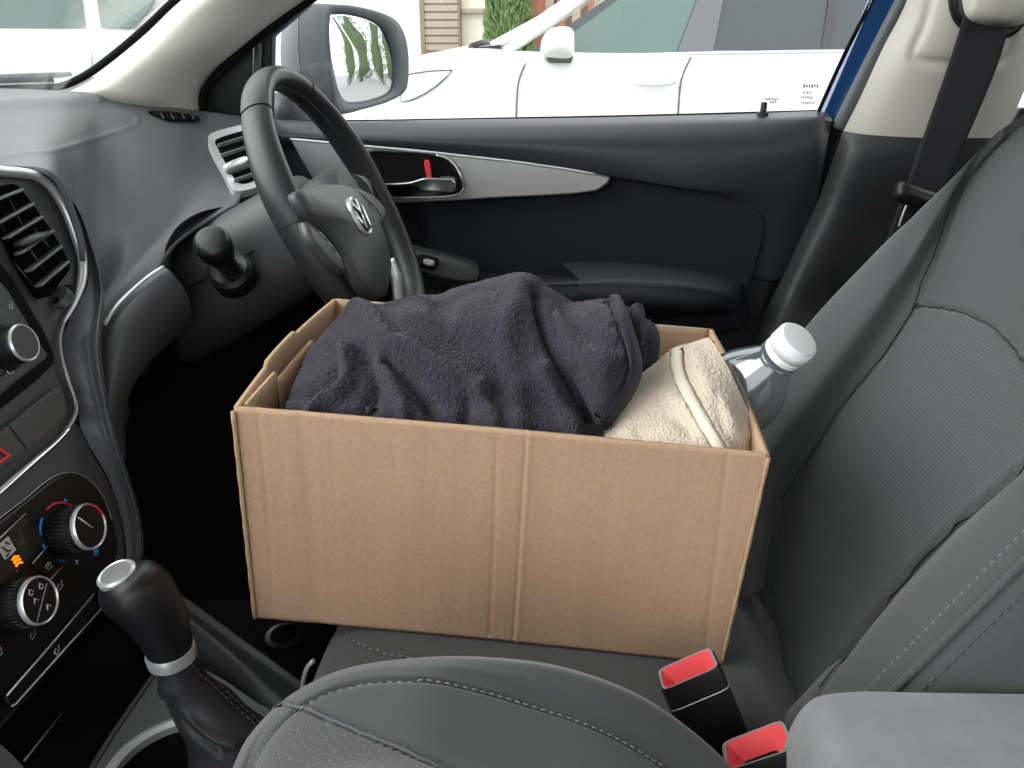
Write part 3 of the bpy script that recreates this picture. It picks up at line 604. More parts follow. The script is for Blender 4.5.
# temperature dial
def dial(cx, cy, rr, h, prnt):
    c = PS(cx, cy, h); b = c-sn*(h+.006)
    k = lathe('dial', [(rr*1.0, 0), (rr*1.0, h*.6), (rr*.985, h*.95), (rr*.93, h+.0045), (0, h+.0045)], b, sn, M['black'], prnt, n=56)
    Vs = [];
    lathe('dial_rim', [(rr*.99, h+.0025), (rr*1.0, h+.0045), (rr*.95, h+.0062), (rr*.9, h+.0052)], b, sn, M['silver'], k, cap=False, n=56)
    lathe('dial_face', [(rr*.9, h+.003), (rr*.9, h+.005), (0, h+.005)], b, sn, M['black'], k, n=48)
    for i in range(36):
        a = 2*math.pi*i/36; p = b+(PS.u*math.cos(a)+PS.v*math.sin(a))*rr*1.0
        if i == 0: Vg, Fg = [], []
        v, f = tubegeo([p+sn*.003, p+sn*h], .0005, 5); n0 = len(Vg); Vg += list(v); Fg += [[x+n0 for x in g] for g in f]
    mk('knurling', Vg, Fg, M['black'], k)
    return k, b
kd, kb2 = dial(91, 526, .0170, .018, cpan)
c0 = kb2+sn*(.018+.0055)
tube('pointer', [c0+PS.v*.0115+PS.u*(-.006), c0-PS.v*.002+PS.u*.001], .0006, M['glyph'], kd, n=6)
def arcband(name, c, r, a0, a1, w0, w1, m, par, n=28):
    t = np.linspace(0, 1, n); P = [c+(PS.u*math.cos(R_(a0+(a1-a0)*x))+PS.v*math.sin(R_(a0+(a1-a0)*x)))*r for x in t]
    return tube(name, P, w0+(w1-w0)*t, m, par, n=6)
cb = kb2+sn*.0008
arcband('hot_scale', cb, .0212, 100, 10, .0008, .0012, M['red'], cpan)
arcband('hot_scale', c0, .0160, 75, 0, .0004, .0009, M['red'], kd)
arcband('cold_scale', cb, .0212, 118, 235, .0010, .0010, M['bluep'], cpan); 
pillow('cold_mark', arc(np.array(rel(PS(95, 549, -.0052), (.003, .005), (.0045, 0), (.001, -.005), (-.003, -.004), (-.002, .001))), 24), sn, .0008, M['bluep'], cpan, skirt=.0005)
lathe('scale_dot', [(.0018, 0), (.0015, .0008), (0, .001)], PS(65, 501, -.006), sn, M['bluep'], cpan, n=16)
# fan dial with symbols
kf, kb3 = dial(41, 600, .0160, .016, cpan)
c1 = kb3+sn*(.016+.0054)
tube('dial_split', [c1+PS.u*-.010-PS.v*.009, c1+PS.u*.011+PS.v*.005], .0005, M['glyphd'], kf, n=6)
for a, b, k in [(-.003, .009, 3), (-.003, .002, 2), (.006, .007, 1), (.003, -.008, 0)]:
    for pts in [((-.002, -.001), (0, .002), (.002, -.001)), ((-.001, -.002), (.001, -.002))][:1+k % 2]: tube('button_print', [c1+PS.u*(a+x)+PS.v*(b+y) for x, y in pts], .0005, M['glyph'], kf, n=5)
# switch bar under the dials
bar = [(5, 698), (40, 658), (94, 594), (100, 590), (104, 604), (72, 643), (16, 706), (9, 706)]
sb = plate('switch_bar', ps(bar, -.001), sn, .008, M['gloss'], cpan, bevel=.0008)
for a in [[(7, 697), (37, 662), (44, 671), (18, 703), (10, 703)], [(38.5, 660), (61, 634), (67, 645), (46, 670)], [(62.5, 632), (93, 597), (98, 607), (69, 643)]]:
    btn('bar_button', a, .001, M['black'], sb, t=.003)
tube('bar_edge', ps([(7, 695.5), (57, 638), (94, 594)], .0012), .0007, M['silver'], sb, n=6)
tube('bar_edge', ps([(12, 706), (16, 704), (73, 640), (104, 606)], .0012), .0007, M['silver'], sb, n=6)
glyph(57, 650, .0015, .8, par=sb, k=1)
# radio print
glyph(10, 370, .0062, .9, par=dash, k=0); glyph(11, 306, .0062, .6, par=dash, k=1)

# ---- side air vent ---------------------------------------------------
_a, _b, _c = V(208, 140, 1.055), V(236, 190, .955), V(264, 130, 1.125)
_n = np.cross(_b-_a, _c-_a); _n = _n*np.sign(_n@(CAM-_a)); PV = Plane(_a, _n)
def pv(lst, d=0): return np.array([PV(a, b, d) for a, b in lst])
oA = arc(pv([(208, 138), (214, 132), (232, 127), (246, 124), (258, 123), (266, 130), (270, 160), (266, 182), (256, 187), (240, 191), (232, 188), (222, 168), (213, 152)], .010), 80, True)
oB = arc(pv([(215, 142), (219, 138), (234, 133), (246, 130), (255, 129), (260, 135), (263, 158), (260, 176), (254, 181), (244, 184), (236, 181), (227, 166), (219, 151)], .006), 80, True)
sv = thing('air_vent', PV(235, 155, 0), 'silver framed round-cornered air vent at the door end of the dashboard', 'air vent')
ringplate('vent_frame', oA, oB, PV.n, .010, M['silver'], sv)
plate('vent_back', oB, PV.n, .003, M['void'], sv)  # flat black plate painted as the dark depth behind the slats
for k, (a, b) in enumerate([((218, 146), (260, 133)), ((221, 156), (261, 143)), ((227, 174), (262, 161)), ((234, 181), (261, 172))]):
    A, B = PV(*a, .008), PV(*b, .008); d = B-A; L = np.linalg.norm(d); d /= L
    boxm('slat', (L, .0022, .006), frame_m((A+B)/2, d, np.cross(PV.n, d), PV.n), M['slat'], sv, bevel=.0008)
pillow('vent_tab', arc(pv([(224, 165), (236, 160), (247, 156), (247, 160), (238, 165), (227, 168)], .014), 30, True), PV.n, .004, M['silver'], sv, skirt=.006)
# small defroster grille on the dash top
gp = Plane(V(172, 114, 1.11), (.25, -.2, 1))
gr = plate('defroster_grille', arc(np.array([gp(a, b, .002) for a, b in [(148, 112), (156, 110.5), (176, 112), (196, 116), (199, 118.5), (186, 119), (166, 118)]]), 40, True), gp.n, .003, M['rubber'], dash)
for a in (160, 170, 181, 190): tube('grille_bar', [gp(a, 111, .003), gp(a+4, 119, .003)], .0012, M['plastic'], gr, n=6)

# ================================================================== STEERING WHEEL
wc = np.array([-.2372, .88, .9796]); t1, t2 = R_(25.4), R_(.5); WR = .1606
PW = Plane(wc, (math.cos(t1)*math.cos(t2), math.sin(t2)*math.cos(t1), math.sin(t1))); wn = PW.n
def pw(lst, d=0): return np.array([PW(a, b, d) for a, b in lst])
whl = thing('steering_wheel', wc, 'black leather steering wheel with round silver emblem at its hub', 'steering wheel')
def wp(a, r=WR, d=0): return PW.at(r*math.cos(R_(a)), r*math.sin(R_(a)), d)
ang = np.linspace(0, 360, 144, endpoint=False)
rr = [.0112+.0012*math.exp(-((min(abs(a-x), 360-abs(a-x)))/16)**2) for a in ang for x in [min((20, 160), key=lambda q: abs(q-a))]]
Vs, F = tubegeo([wp(a) for a in ang], rr, 20, closed=True, flat=1.5, upv=tuple(wn))
fixn(mk('rim', Vs, F, M['leather'], whl))
for a0, a1 in [(100, 170), (10, 80), (-50, 8), (172, 232)]:
    stitches('stitching', [PW.at((WR-.0114)*math.cos(R_(a)), (WR-.0114)*math.sin(R_(a)), .002) for a in np.linspace(a0, a1, 24)], M['stitchd'], whl, step=.006, r=.0008)
for a in (62, 128, 172, 8):
    tube('rim_seam', [PW.at((WR+.0116*math.cos(R_(b)))*math.cos(R_(a)), (WR+.0116*math.cos(R_(b)))*math.sin(R_(a)), .0172*math.sin(R_(b))) for b in np.linspace(0, 350, 30)], .0005, M['rubber'], whl, n=5, closed=True)
hub = arc(pw([(297, 192), (308, 187), (325, 184.5), (345, 185.5), (357, 191), (368, 205), (379, 222), (387, 243), (391, 261), (390, 278), (387, 293), (382, 297), (374, 297), (363, 287), (353, 271), (343, 253), (331, 237), (319, 224), (307, 212)], .032), 90, True)
hc_ = pillow('airbag_cover', hub, wn, .014, M['plastic'], whl, rings=10, skirt=.010, power=2.6)
# emblem: ring with a V above a W
ec = PW(360, 216, .047); er = .0205
em = lathe('emblem', [(er, -.006), (er, .0005), (er*.93, .002), (er*.86, .0006), (0, .0004)], ec, wn, M['silver'], hc_, n=48)
lathe('emblem_field', [(er*.84, -.001), (er*.84, .0009), (0, .0010)], ec, wn, M['plastic'], em, n=40)
def est(*pts): tube('emblem_letter', [ec+PW.u*a*er+PW.v*b*er+wn*.0014 for a, b in pts], .0017, M['chrome'], em, n=8, upv=tuple(wn))
est((-.40, .78), (0, .08), (.40, .78)); est((-.80, .34), (-.40, -.74), (0, .0), (.40, -.74), (.80, .34))
for nm, o, lab in [('control_pad', [(308, 219), (318, 225), (330, 238), (341, 253), (348, 267), (345, 271), (335, 264), (323, 251), (312, 236)], 'l'), ('control_pad', [(354, 188), (366, 192), (378, 200), (386, 212), (380, 223), (373, 212), (364, 199)], 'r')]:
    pd = pillow(nm, arc(pw(o, .027), 50, True), wn, .0015, M['panel'], whl, skirt=.010)
    seg = [((319, 232), (326, 240)), ((327, 241), (334, 250)), ((335, 252), (341, 261))] if lab == 'l' else [((368, 199), (372, 205)), ((374, 205), (378, 211)), ((379, 211), (382, 216))]
    for a, b in seg: tube('pad_button', pw([a, b], .0285), .0016, M['glyphd'], pd, n=8)
# spokes joining hub and rim
def spoke(name, pts, m, w):                                       # pts in wheel plane: (u, v, d, halfwidth)
    P = [PW.at(a, b, d) for a, b, d, _ in pts]; r = [q[3] for q in pts]
    return tube(name, cr(np.array(P), 16), np.interp(np.linspace(0, 1, 16), np.linspace(0, 1, len(r)), r), m, whl, n=14, flat=.55, upv=tuple(wn))
spoke('spoke', [(-.155, .0, -.010, .007), (-.125, .0, -.010, .009), (-.09, .0, -.006, .012), (-.045, .0, .0, .016)], M['black'], 0)
spoke('spoke', [(.155, .012, -.004, .012), (.125, .012, .0, .015), (.09, .01, .006, .020), (.045, .01, .012, .026)], M['plastic'], 0)
spoke('spoke', [(.030, -.072, .010, .012), (.026, -.095, .008, .012), (.018, -.12, .0, .010), (.010, -.155, -.006, .008)], M['silver'], 0)
lathe('hub_back', [(.045, .018), (.052, .0), (.050, -.02), (.045, -.045), (.040, -.06)], wc, wn, M['plastic'], whl)
# column shroud, stalk, ignition side
colm = thing('steering_column', wc-wn*.12, 'grey plastic steering column shroud behind the steering wheel', 'steering column')
cg = []
for k, (d, ru, rv, off) in enumerate([(-.030, .040, .045, .0), (-.032, .060, .058, .0), (-.045, .066, .063, .0), (-.10, .072, .064, -.002), (-.16, .078, .066, -.006), (-.24, .082, .068, -.010)]):
    cg.append([PW.at(ru*np.sign(math.cos(a))*abs(math.cos(a))**.75, off+rv*np.sign(math.sin(a))*abs(math.sin(a))**.75, d) for a in np.linspace(0, 2*math.pi, 48, endpoint=False)])
gridmesh('shroud', np.array([cr(np.array(cg)[:, i], 40) for i in range(48)]).transpose(1, 0, 2), M['plastic'], colm, wrapu=True)
fixn(bpy.context.scene.objects[-1]) if False else None
sb_ = V(230, 270, .775); st = V(212, 243, .735)
sd = (st-sb_); sl = np.linalg.norm(sd); sd = sd/sl
lathe('stalk_collar', [(.0235, -.02), (.0235, .002), (.019, .006), (.0135, .004)], sb_, sd, M['black'], colm, n=32)
lathe('stalk', [(.0105, -.02), (.0105, .012), (.0125, sl*.45), (.0175, sl*.75), (.0182, sl*.95), (.0175, sl+.003), (.0155, sl+.006), (.011, sl+.0075), (0, sl+.008)], sb_, sd, M['black'], colm, n=28)

# ================================================================== SEATS
def inside(px, poly):
    poly = np.array(poly, float); x, y = px[..., 0], px[..., 1]; c = np.zeros(x.shape, bool); j = len(poly)-1
    for i in range(len(poly)):
        xi, yi = poly[i]; xj, yj = poly[j]
        c ^= ((yi > y) != (yj > y)) & (x < (xj-xi)*(y-yi)/(yj-yi+1e-12)+xi); j = i
    return c
def gridsplit(G, names, poly, mats, parent):                     # one surface, two upholstery panels
    nv, nu = G.shape[:2]; px = topix((G[:-1, :-1]+G[1:, 1:])/2); ins = inside(px, poly)
    du = np.gradient(G, axis=1); dv = np.gradient(G, axis=0); flip = (np.cross(du, dv)*normals(G)).sum() < 0
    N = normals(G).reshape(-1, 3)
    su = np.concatenate([[0], np.cumsum(np.linalg.norm(np.diff(G, axis=1), axis=2).mean(0))]); sv = np.concatenate([[0], np.cumsum(np.linalg.norm(np.diff(G, axis=0), axis=2).mean(1))])
    P = G.reshape(-1, 3); out = []
    for k, (nm, mt) in enumerate(zip(names, mats)):
        idx = {}; F = []; Vv = []; uv = []
        for j in range(nv-1):
            for i in range(nu-1):
                if bool(ins[j, i]) != bool(k): continue
                f = []
                for a in (j*nu+i, j*nu+i+1, (j+1)*nu+i+1, (j+1)*nu+i):
                    if a not in idx: idx[a] = len(Vv); Vv.append(P[a]); uv.append((su[a % nu], sv[a//nu]))
                    f.append(idx[a])
                F.append(f[::-1] if flip else f)
        o = mk(nm, Vv, F, mt, parent, uvs=uv)
        o.data.normals_split_custom_set_from_vertices([tuple(N[a]) for a in idx]); out.append(o)
    return out
SB = .80                                                          # backrest: distances below are in units of this many metres
rc = math.atan(.54); PB = Plane((.25*SB, .7*SB, 1.15-.55*SB), (-math.cos(rc), 0, math.sin(rc)))
def bk(z, Y, d): return np.array([(.25+.54*(z-.6))*SB, Y*SB, 1.15-(1.15-z)*SB])+PB.n*d*SB
Z7 = [.56, .66, .78, .907, 1.03, 1.11, 1.18]
ds = thing('driver_seat', (.0, .55, .3), 'charcoal fabric car seat that carries the cardboard box', 'car seat')
Bc = [PB(q[0], q[1], q[2]*SB) for q in [(705, 620, .055), (742, 440, .058), (792, 345, .05), (876, 252, .034), (957, 177, .012), (999, 136, .004), (1058, 97, .0)]]
Cc = [PB(q[0], q[1], q[2]*SB) for q in [(766, 590, 0), (781, 500, 0), (846, 400, 0), (919, 287, 0), (966, 178, -.002), (1003, 133, -.004), (1062, 96, -.006)]]
BCm = [PB(q[0], q[1], q[2]*SB) for q in [(735, 605, .052), (762, 470, .05), (822, 372, .042), (901, 268, .028), (962, 178, .010), (1001, 134.5, .003), (1060, 96.5, 0)]]
Bk1 = [b+np.array((.045, .022, -.03)) for b in Bc]; Bk2 = [b+np.array((.13, .01, -.08)) for b in Bc]
def lerp(a, b, t): return [x*(1-t)+y*t for x, y in zip(a, b)]
Nc = [bk(z, .545, .004) for z in Z7]
mid = [lerp(Cc, Nc, t) for t in (.3, .7)]
mid = [[p+PB.n*(-.008) for p in c] for c in mid]
colsB = [Bk2, Bk1, Bc, BCm, Cc, mid[0], mid[1], Nc, [bk(z, .525, .035) for z in Z7], [bk(z, .49, .056) for z in Z7], [bk(z, .448, .056) for z in Z7], [bk(z, .425, .03) for z in Z7], [bk(z, .41, -.05) for z in Z7], [bk(z, .41, -.12) for z in Z7]]
G = loftpts(colsB, 260, 260).transpose(1, 0, 2)[:, :, :]
seamC = [(760, 640), (766, 590), (781, 500), (815, 447), (846, 400), (880, 358), (915, 305)]
seamN = [(790, 745), (820, 688), (870, 620), (940, 540), (1024, 465), (1110, 395)]
G = emboss(G, [(seamC, 2.2, -.004), ([(915, 305), (935, 262), (966, 178), (1003, 133)], 2.2, -.0035), (seamN, 2.5, -.006), ([(915, 305), (940, 307), (965, 313), (995, 330), (1024, 364), (1060, 420)], 2.0, -.005), ([(895, 290), (908, 250), (915, 225)], 9, -.0015)])
insp = [(760, 660)]+seamC+[(940, 307), (965, 313), (995, 330), (1024, 364), (1060, 420), (1120, 430), (1110, 395), (1024, 465), (940, 540), (870, 620), (820, 688), (790, 745)]
insp = [tuple(q) for q in list(cr(np.array(seamC), 40))+list(cr(np.array([(915, 305), (940, 307), (965, 313), (995, 330), (1024, 364), (1060, 420), (1120, 470)]), 30))+list(cr(np.array(seamN[::-1]), 30))]
gridsplit(G, ['backrest', 'backrest_insert'], insp, [M['fabric'], M['insert']], ds)
Gbk = G
def _later():
    for nm, pts in (('seam', seamC[2:]), ('seam', [(915, 305), (940, 307), (965, 313), (995, 330), (1024, 364)]), ('seam', [(915, 305), (921, 284), (935, 252), (950, 210), (966, 178), (1003, 133)]), ('seam', seamN[1:5])):
        tube(nm, onG(Gbk, pts, .0002), .0007, M['boot'], ds, n=6)
# piping along the near bolster
pip = [bk(z, .440, .0545) for z in np.linspace(.6, 1.1, 30)]
tube('piping', pip, .0022, M['fabric'], ds, n=8)
stitches('stitching', [bk(z, .455, .0575) for z in np.linspace(.6, 1.1, 40)], M['stitch'], ds, step=.006, r=.0006)
stitches('stitching', [bk(z, .432, .046) for z in np.linspace(.6, 1.1, 40)], M['stitchd'], ds, step=.006, r=.0006)
bx('backrest_shell', .60, .64, .36, .68, .62, 1.0, M['plastic'], ds, bevel=.01)
# seat cushion
SK = .75                                                         # cushion, box and towels: Y distances below are in units of this many metres
def zt(x): return 1.15-(1.15-.6245)*SK-.058*x
sec = [(.490, -.24), (.475, -.15), (.470, -.075), (.480, -.03), (.505, -.006), (.545, -.0015), (.60, -.004), (.68, -.018), (.80, -.018), (.87, -.004), (.92, -.002), (.98, -.01), (1.04, -.05), (1.06, -.13)]
sta = [(-.226, -.17, .03), (-.229, -.09, .022), (-.218, -.035, .014), (-.19, -.006, .004), (-.14, 0, 0), (-.05, 0, 0), (.10, 0, 0), (.19, -.002, 0), (.225, -.022, .0), (.26, -.06, .0), (.31, -.12, .01)]
rowsC = [[(x*SK, (y+(.7-y)/.25*inn)*SK, zt(x*SK)+(dz+dzz)*SK) for y, dz in sec] for x, dzz, inn in sta]
G = loftpts(rowsC, 110, 110)
st1 = [(300, 628), (318, 630), (337, 633), (362, 645), (387, 654), (430, 662), (500, 672), (600, 694), (680, 715)]
G = emboss(G, [(st1, 2.0, -.0025)])
gridmesh('cushion', G, M['fabric'], ds)
def onG(G, pts, lift=.0016):                                                 # points of a surface nearest to given view directions
    px = topix(G).reshape(-1, 2); P = G.reshape(-1, 3); N = normals(G).reshape(-1, 3); o = []
    N = N*np.sign((N*(CAM-P)).sum(1, keepdims=True))
    dep = (P-CAM)@Fw
    for q in cr(np.array(pts, float), len(pts)*6):
        d = np.linalg.norm(px-q, axis=1); c = np.where(d < max(5, d.min()*1.3))[0]; c = c[dep[c] < dep[c].min()+.02]
        k = c[np.argsort(d[c])[:4]]; w_ = 1/(d[k]+.3); o.append(((P[k]+N[k]*lift)*w_[:, None]).sum(0)/w_.sum())
    return np.array(o)
stitches('stitching', onG(G, [(322, 627.5), (340, 634), (364, 646), (390, 655), (432, 663), (500, 673)], .0014), M['stitch'], ds, step=.006, r=.0006)
_later()
bx('seat_base', -.18, .34, .40, .74, .335, .60, M['black'], ds, bevel=.02)
for y in (.43, .70): bx('seat_rail', -.20, .36, y-.018, y+.018, .30, .335, M['black'], ds, bevel=.004)
tube('adjuster_bar', row((314, 660, .40), (307, 668, .398), (303, 682, .396), (302, 700, .395), (303, 730, .395)), .0016, M['graytrim'], ds, samp=24, n=8)  # black rail whose silver highlight is put into the grey colour

# ---- passenger seat cushion (near) ----------------------------------
psx = thing('passenger_seat', (.0, .1, .3), 'charcoal seat cushion with stitched bolster in front of the box, nearest the camera', 'car seat')
SP = .80
crest = [(196, 830, .235), (226, 785, .262), (250, 737, .292), (292, 696, .325), (345, 670, .348), (410, 659, .362), (480, 658, .368), (560, 668, .372), (640, 697, .375), (708, 745, .375), (760, 800, .37), (840, 890, .362), (910, 990, .345)]
stl = [(212, 840, .228), (240, 795, .25), (262, 745, .275), (300, 706, .300), (352, 684, .320), (419, 679.5, .332), (473, 689, .340), (532, 706, .345), (598, 729, .347), (666, 768, .347), (730, 830, .342), (805, 915, .335), (875, 1020, .32)]
r2 = [(a-(20 if i < 4 else 0), b+70, c-.05) for i, (a, b, c) in enumerate(stl)]
r3 = [(a-(20 if i < 4 else 0), b+210, c-.13) for i, (a, b, c) in enumerate(stl)]
crest = [(a, b, c*SP) for a, b, c in crest]; stl, r2, r3 = [[(a, b, c*SP) for a, b, c in q] for q in (stl, r2, r3)]
cw = row(*crest)
rowsP = [[p+np.array((0, .012, -.22)) for p in cw], [p+np.array((0, .020, -.10)) for p in cw], [p+np.array((0, .018, -.025)) for p in cw], cw, [(a+b)/2+np.array((0, 0, .0035)) for a, b in zip(cw, row(*stl))], row(*stl), row(*r2), row(*r3)]
l3 = np.array(rowsP[-1]); nx = np.linspace(-.17, .30, len(l3))
for yy2, zz2, bl_ in ((-.02, .835, .7), (-.16, .86, 1), (-.235, .85, 1), (-.26, .78, 1), (-.265, .45, 1)):
    rowsP.append([np.array((p[0]*(1-bl_)+x2*bl_, yy2, zz2-.05*max(0, (-.10-x2)/.07)**2)) for p, x2 in zip(l3, nx)])
G = loftpts(rowsP, 190, 260)
seamP = [(262, 706), (278, 704), (305, 709), (360, 731), (420, 757), (470, 780), (560, 830)]
G = emboss(G, [([q[:2] for q in stl], 1.8, -.0022), (seamP, 2.0, -.002)])
pp = [(120, 1000), (196, 830), (226, 770), (244, 735), (262, 706)]+[tuple(q) for q in cr(np.array(seamP[1:]), 30)]+[(560, 1200), (120, 1200)]
gridsplit(G, ['cushion', 'perforated_panel'], pp, [M['fabric'], M['pinsert']], psx)
Gpsx = G
stitches('stitching', onG(G, [(q[0], q[1]+2.5) for q in stl[3:10]], .0016), M['stitch'], psx, step=.0045, r=.0005)
tube('seam', onG(G, [(268, 705), (278, 704), (305, 709), (360, 731), (420, 757), (450, 772)], .0003), .0009, M['stitchd'], psx, n=6)
boxm('backrest', (.12, .42, .66), Matrix.Translation((.42, -.06, 1.02)) @ Matrix.Rotation(R_(24), 4, 'Y'), M['fabric'], psx, bevel=.05, seg=5)  # unseen seatback, added so the box darkens toward its lower right
bx('seat_base', -.10, .28, -.22, .20, .335, .58, M['black'], psx, bevel=.02)
for y in (-.18, .17): bx('seat_rail', -.2, .36, y-.018, y+.018, .30, .335, M['black'], psx, bevel=.004)

# ================================================================== CENTRE CONSOLE
con = thing('centre_console', (-.2, .40, .3), 'black centre console with chrome ringed cup holder around the gear lever', 'console')
cz = .712
rc_ = VZ(176, 774, cz); rad = .0425
outer_px = [(157, 671), (200, 668), (256, 702), (272, 716), (272, 780), (240, 840), (60, 880), (40, 850), (96, 762), (125, 717)]
ow = arc([VZ(a, b, cz) for a, b in outer_px], 240, True); an = np.arctan2(ow[:, 1]-rc_[1], ow[:, 0]-rc_[0])
N_ = 72; A_ = []; B_ = []
for i in range(N_):
    t = -math.pi+2*math.pi*i/N_; k = np.argmin(np.abs((an-t+math.pi) % (2*math.pi)-math.pi)); A_.append(ow[k]); B_.append(rc_+np.array((math.cos(t), math.sin(t), 0))*rad)
ringplate('console_top', A_, B_, (0, 0, 1), .02, M['panel'], con)
lathe('cup_wall', [(rad, 0), (rad*.97, -.01), (rad*.9, -.075), (0, -.076)], rc_, (0, 0, 1), M['rubber'], con, cap=False, n=48)
lathe('cup_ring', [(rad-.001, -.005), (rad-.002, .002), (rad+.001, .0045), (rad+.0045, .0035), (rad+.006, 0)], rc_, (0, 0, 1), M['silver'], con, cap=False, n=64)
# rail on the driver's side and its inner wall
rl = [[V(150, 590, .53), V(177, 602, .515), (V(232, 642, .485)), V(275, 673, .460), V(306, 697, .445)],
      [V(152, 598, .515), V(179, 608, .50), V(231, 648, .47), V(272, 681, .448), V(302, 704, .432)],
      [V(154, 608, .50), V(180, 617, .488), V(228, 655, .46), V(268, 690, .436), V(296, 712, .420)],
      [V(154, 650, .492), V(183, 655, .478), V(222, 685, .452), V(258, 706, .428), V(284, 724, .412)],
      [V(150, 700, .49), V(180, 690, .477), V(220, 715, .45), V(256, 733, .425), V(280, 746, .410)]]
gridmesh('console_rail', loftpts(rl, 40, 30), M['plastic'], con)
rl2 = [[p for p in rl[0]], [p+np.array((0, .012, -.01)) for p in rl[0]], [p+np.array((0, .014, -.12)) for p in rl[0]], [p+np.array((0, .01, -.4)) for p in rl[0]]]
gridmesh('console_side', loftpts(rl2, 40, 20), M['plastic'], con)
# open tray in front of the gear lever
tz = .66
tray = [VZ(a, b, tz) for a, b in [(-80, 820), (0, 740), (110, 620), (170, 620), (190, 700), (100, 800), (20, 900)]]
plate('tray', np.array(tray), (0, 0, 1), .01, M['rubber'], con)
tube('tray_line', [VZ(24, 761, tz+.001), VZ(62, 713, tz+.001)], .0009, M['graytrim'], con, n=6)
tube('tray_edge', [VZ(157, 671, cz), VZ(125, 717, cz), VZ(96, 762, cz), VZ(60, 830, cz)], .0022, M['plastic'], con, samp=20)
near = [[V(-60, 700, .22), V(0, 744, .235), V(26, 770, .24), V(60, 810, .24)], [V(-60, 712, .205), V(-2, 756, .22), V(20, 785, .225), V(50, 830, .225)], [V(-80, 760, .18), V(-20, 810, .19), V(0, 850, .19), V(30, 900, .19)]]
gridmesh('console_edge', loftpts(near, 24, 14), M['dash'], con)
bx('console_body', -.32, .16, .24, .31, .335, .58, M['black'], con, bevel=.01)
# ---- gear lever
gl_ = thing('gear_lever', V(232, 768, .37), 'black gear lever with rounded knob and leather boot beside the cup holder', 'gear lever')
bc = [(V(172, 657, .38), .0118), (V(177, 668, .38), .0128), (V(190, 690, .38), .0150), (V(207, 712, .378), .0195), (V(227, 737, .376), .0255), (V(241, 768, .374), .033), (V(250, 800, .372), .045)]
ax_ = bc[-1][0]-bc[0][0]; ax_ /= np.linalg.norm(ax_); u_ = np.cross((0, 1, 0), ax_); u_ /= np.linalg.norm(u_); v_ = np.cross(ax_, u_)
cc = cr(np.array([np.r_[c, r] for c, r in bc]), 60); Gb = []
for j, q in enumerate(cc):
    t = j/59; rr_ = []
    for i in range(96):
        a = 2*math.pi*i/96
        wr = 1+.07*t*math.sin(3*a+5*t)+.05*math.sin(7*t*3+2*a)*min(1, t*3)+.03*math.sin(5*a-9*t)*t
        rr_.append(q[:3]+(u_*math.cos(a)+v_*math.sin(a))*q[3]*wr)
    Gb.append(rr_)
Gb = np.array(Gb)
Gb = emboss(Gb, [([(160, 690), (180, 712), (205, 735), (235, 745)], 5, .004), ([(170, 700), (192, 728), (220, 752)], 4, -.004)])
gridmesh('boot', Gb, M['boot'], gl_, wrapu=True)
for off in (0, 5):
    stitches('stitching', onG(Gb, [(186+off, 660-off*.4), (200+off, 676-off*.4), (222+off, 696-off*.4), (243+off, 716-off*.4), (262+off, 733-off*.4)]), M['panel'], gl_, step=.005, r=.0005)
kp = [(174, 663, .0120), (172, 657, .0132), (170.5, 652, .0140), (168, 642, .0150), (163, 629, .0164), (156, 616, .0180), (148, 604, .0196), (139, 594, .0206), (131, 586.5, .0203), (125, 580, .0180), (121, 575, .0135), (119, 572, .0078), (118.5, 571, .002)]
K = cr(np.array([np.r_[V(a, b, .38), r] for a, b, r in kp]), 60)
Vs, F = tubegeo(K[:, :3], np.maximum(K[:, 3], .001), 40, upv=(0, 1, 0)); fixn(mk('knob', Vs, F, M['black'], gl_))
c_, d_ = V(172, 657, .38), V(170, 650, .38); dd = (d_-c_)/np.linalg.norm(d_-c_)
lathe('collar', [(.0128, -.003), (.0152, -.0015), (.0156, .005), (.0148, .0075), (.0125, .008)], c_, dd, M['silver'], gl_, n=40)
e_ = V(127, 584, .38)+np.array((-.0035, -.003, .0108)); dn = K[-1, :3]-K[-14, :3]; dn = dn/np.linalg.norm(dn)
dn = np.array((-.20, -.16, .97)); dn /= np.linalg.norm(dn)
lathe('knob_cap', [(.0118, -.006), (.0118, .0), (.0105, .0012), (.0095, .0005), (0, .0006)], e_-dn*.0006, dn, M['silver'], gl_, n=40)
lathe('knob_badge', [(.0092, 0), (.0088, .0010), (0, .0012)], e_-dn*.0004, dn, M['graytrim'], gl_, n=32)

# ================================================================== ARMREST, BUCKLES, BELT
ar = thing('armrest_console', (.33, .25, .6), 'light grey padded centre armrest in front of the driver seat backrest', 'armrest')
def armpad():
    x0, x1 = V(793, 712, .320)[0], .52
    prof = [(.332, -.09), (.334, -.04), (.331, -.012), (.320, -.003), (.28, .001), (.22, .0), (.175, -.006), (.165, -.03), (.165, -.09)]
    st_ = [(x0+.030, .75, -.11), (x0+.008, .82, -.09), (x0+.001, .90, -.05), (x0+.008, .96, -.012), (x0+.028, .99, -.002), (x0+.08, 1, 0), (x0+.2, 1, .004), (x1, 1, .004)]
    rows_ = []
    for k, (x, s_, dz) in enumerate(st_):
        rows_.append([(x, .25+(y-.25)*s_, 0.838+(z if k > 2 else z*.6)+dz*.8) for y, z in prof])
    return loftpts(rows_, 70, 90)
GA = armpad(); GA = emboss(GA, [([(803, 768), (801, 740), (806, 715), (824, 703)], 1.6, -.0015)])
gridmesh('pad', GA, M['armrest'], ar)
bx('armrest_base', .17, .50, .19, .30, .62, .74, M['black'], ar, bevel=.01)
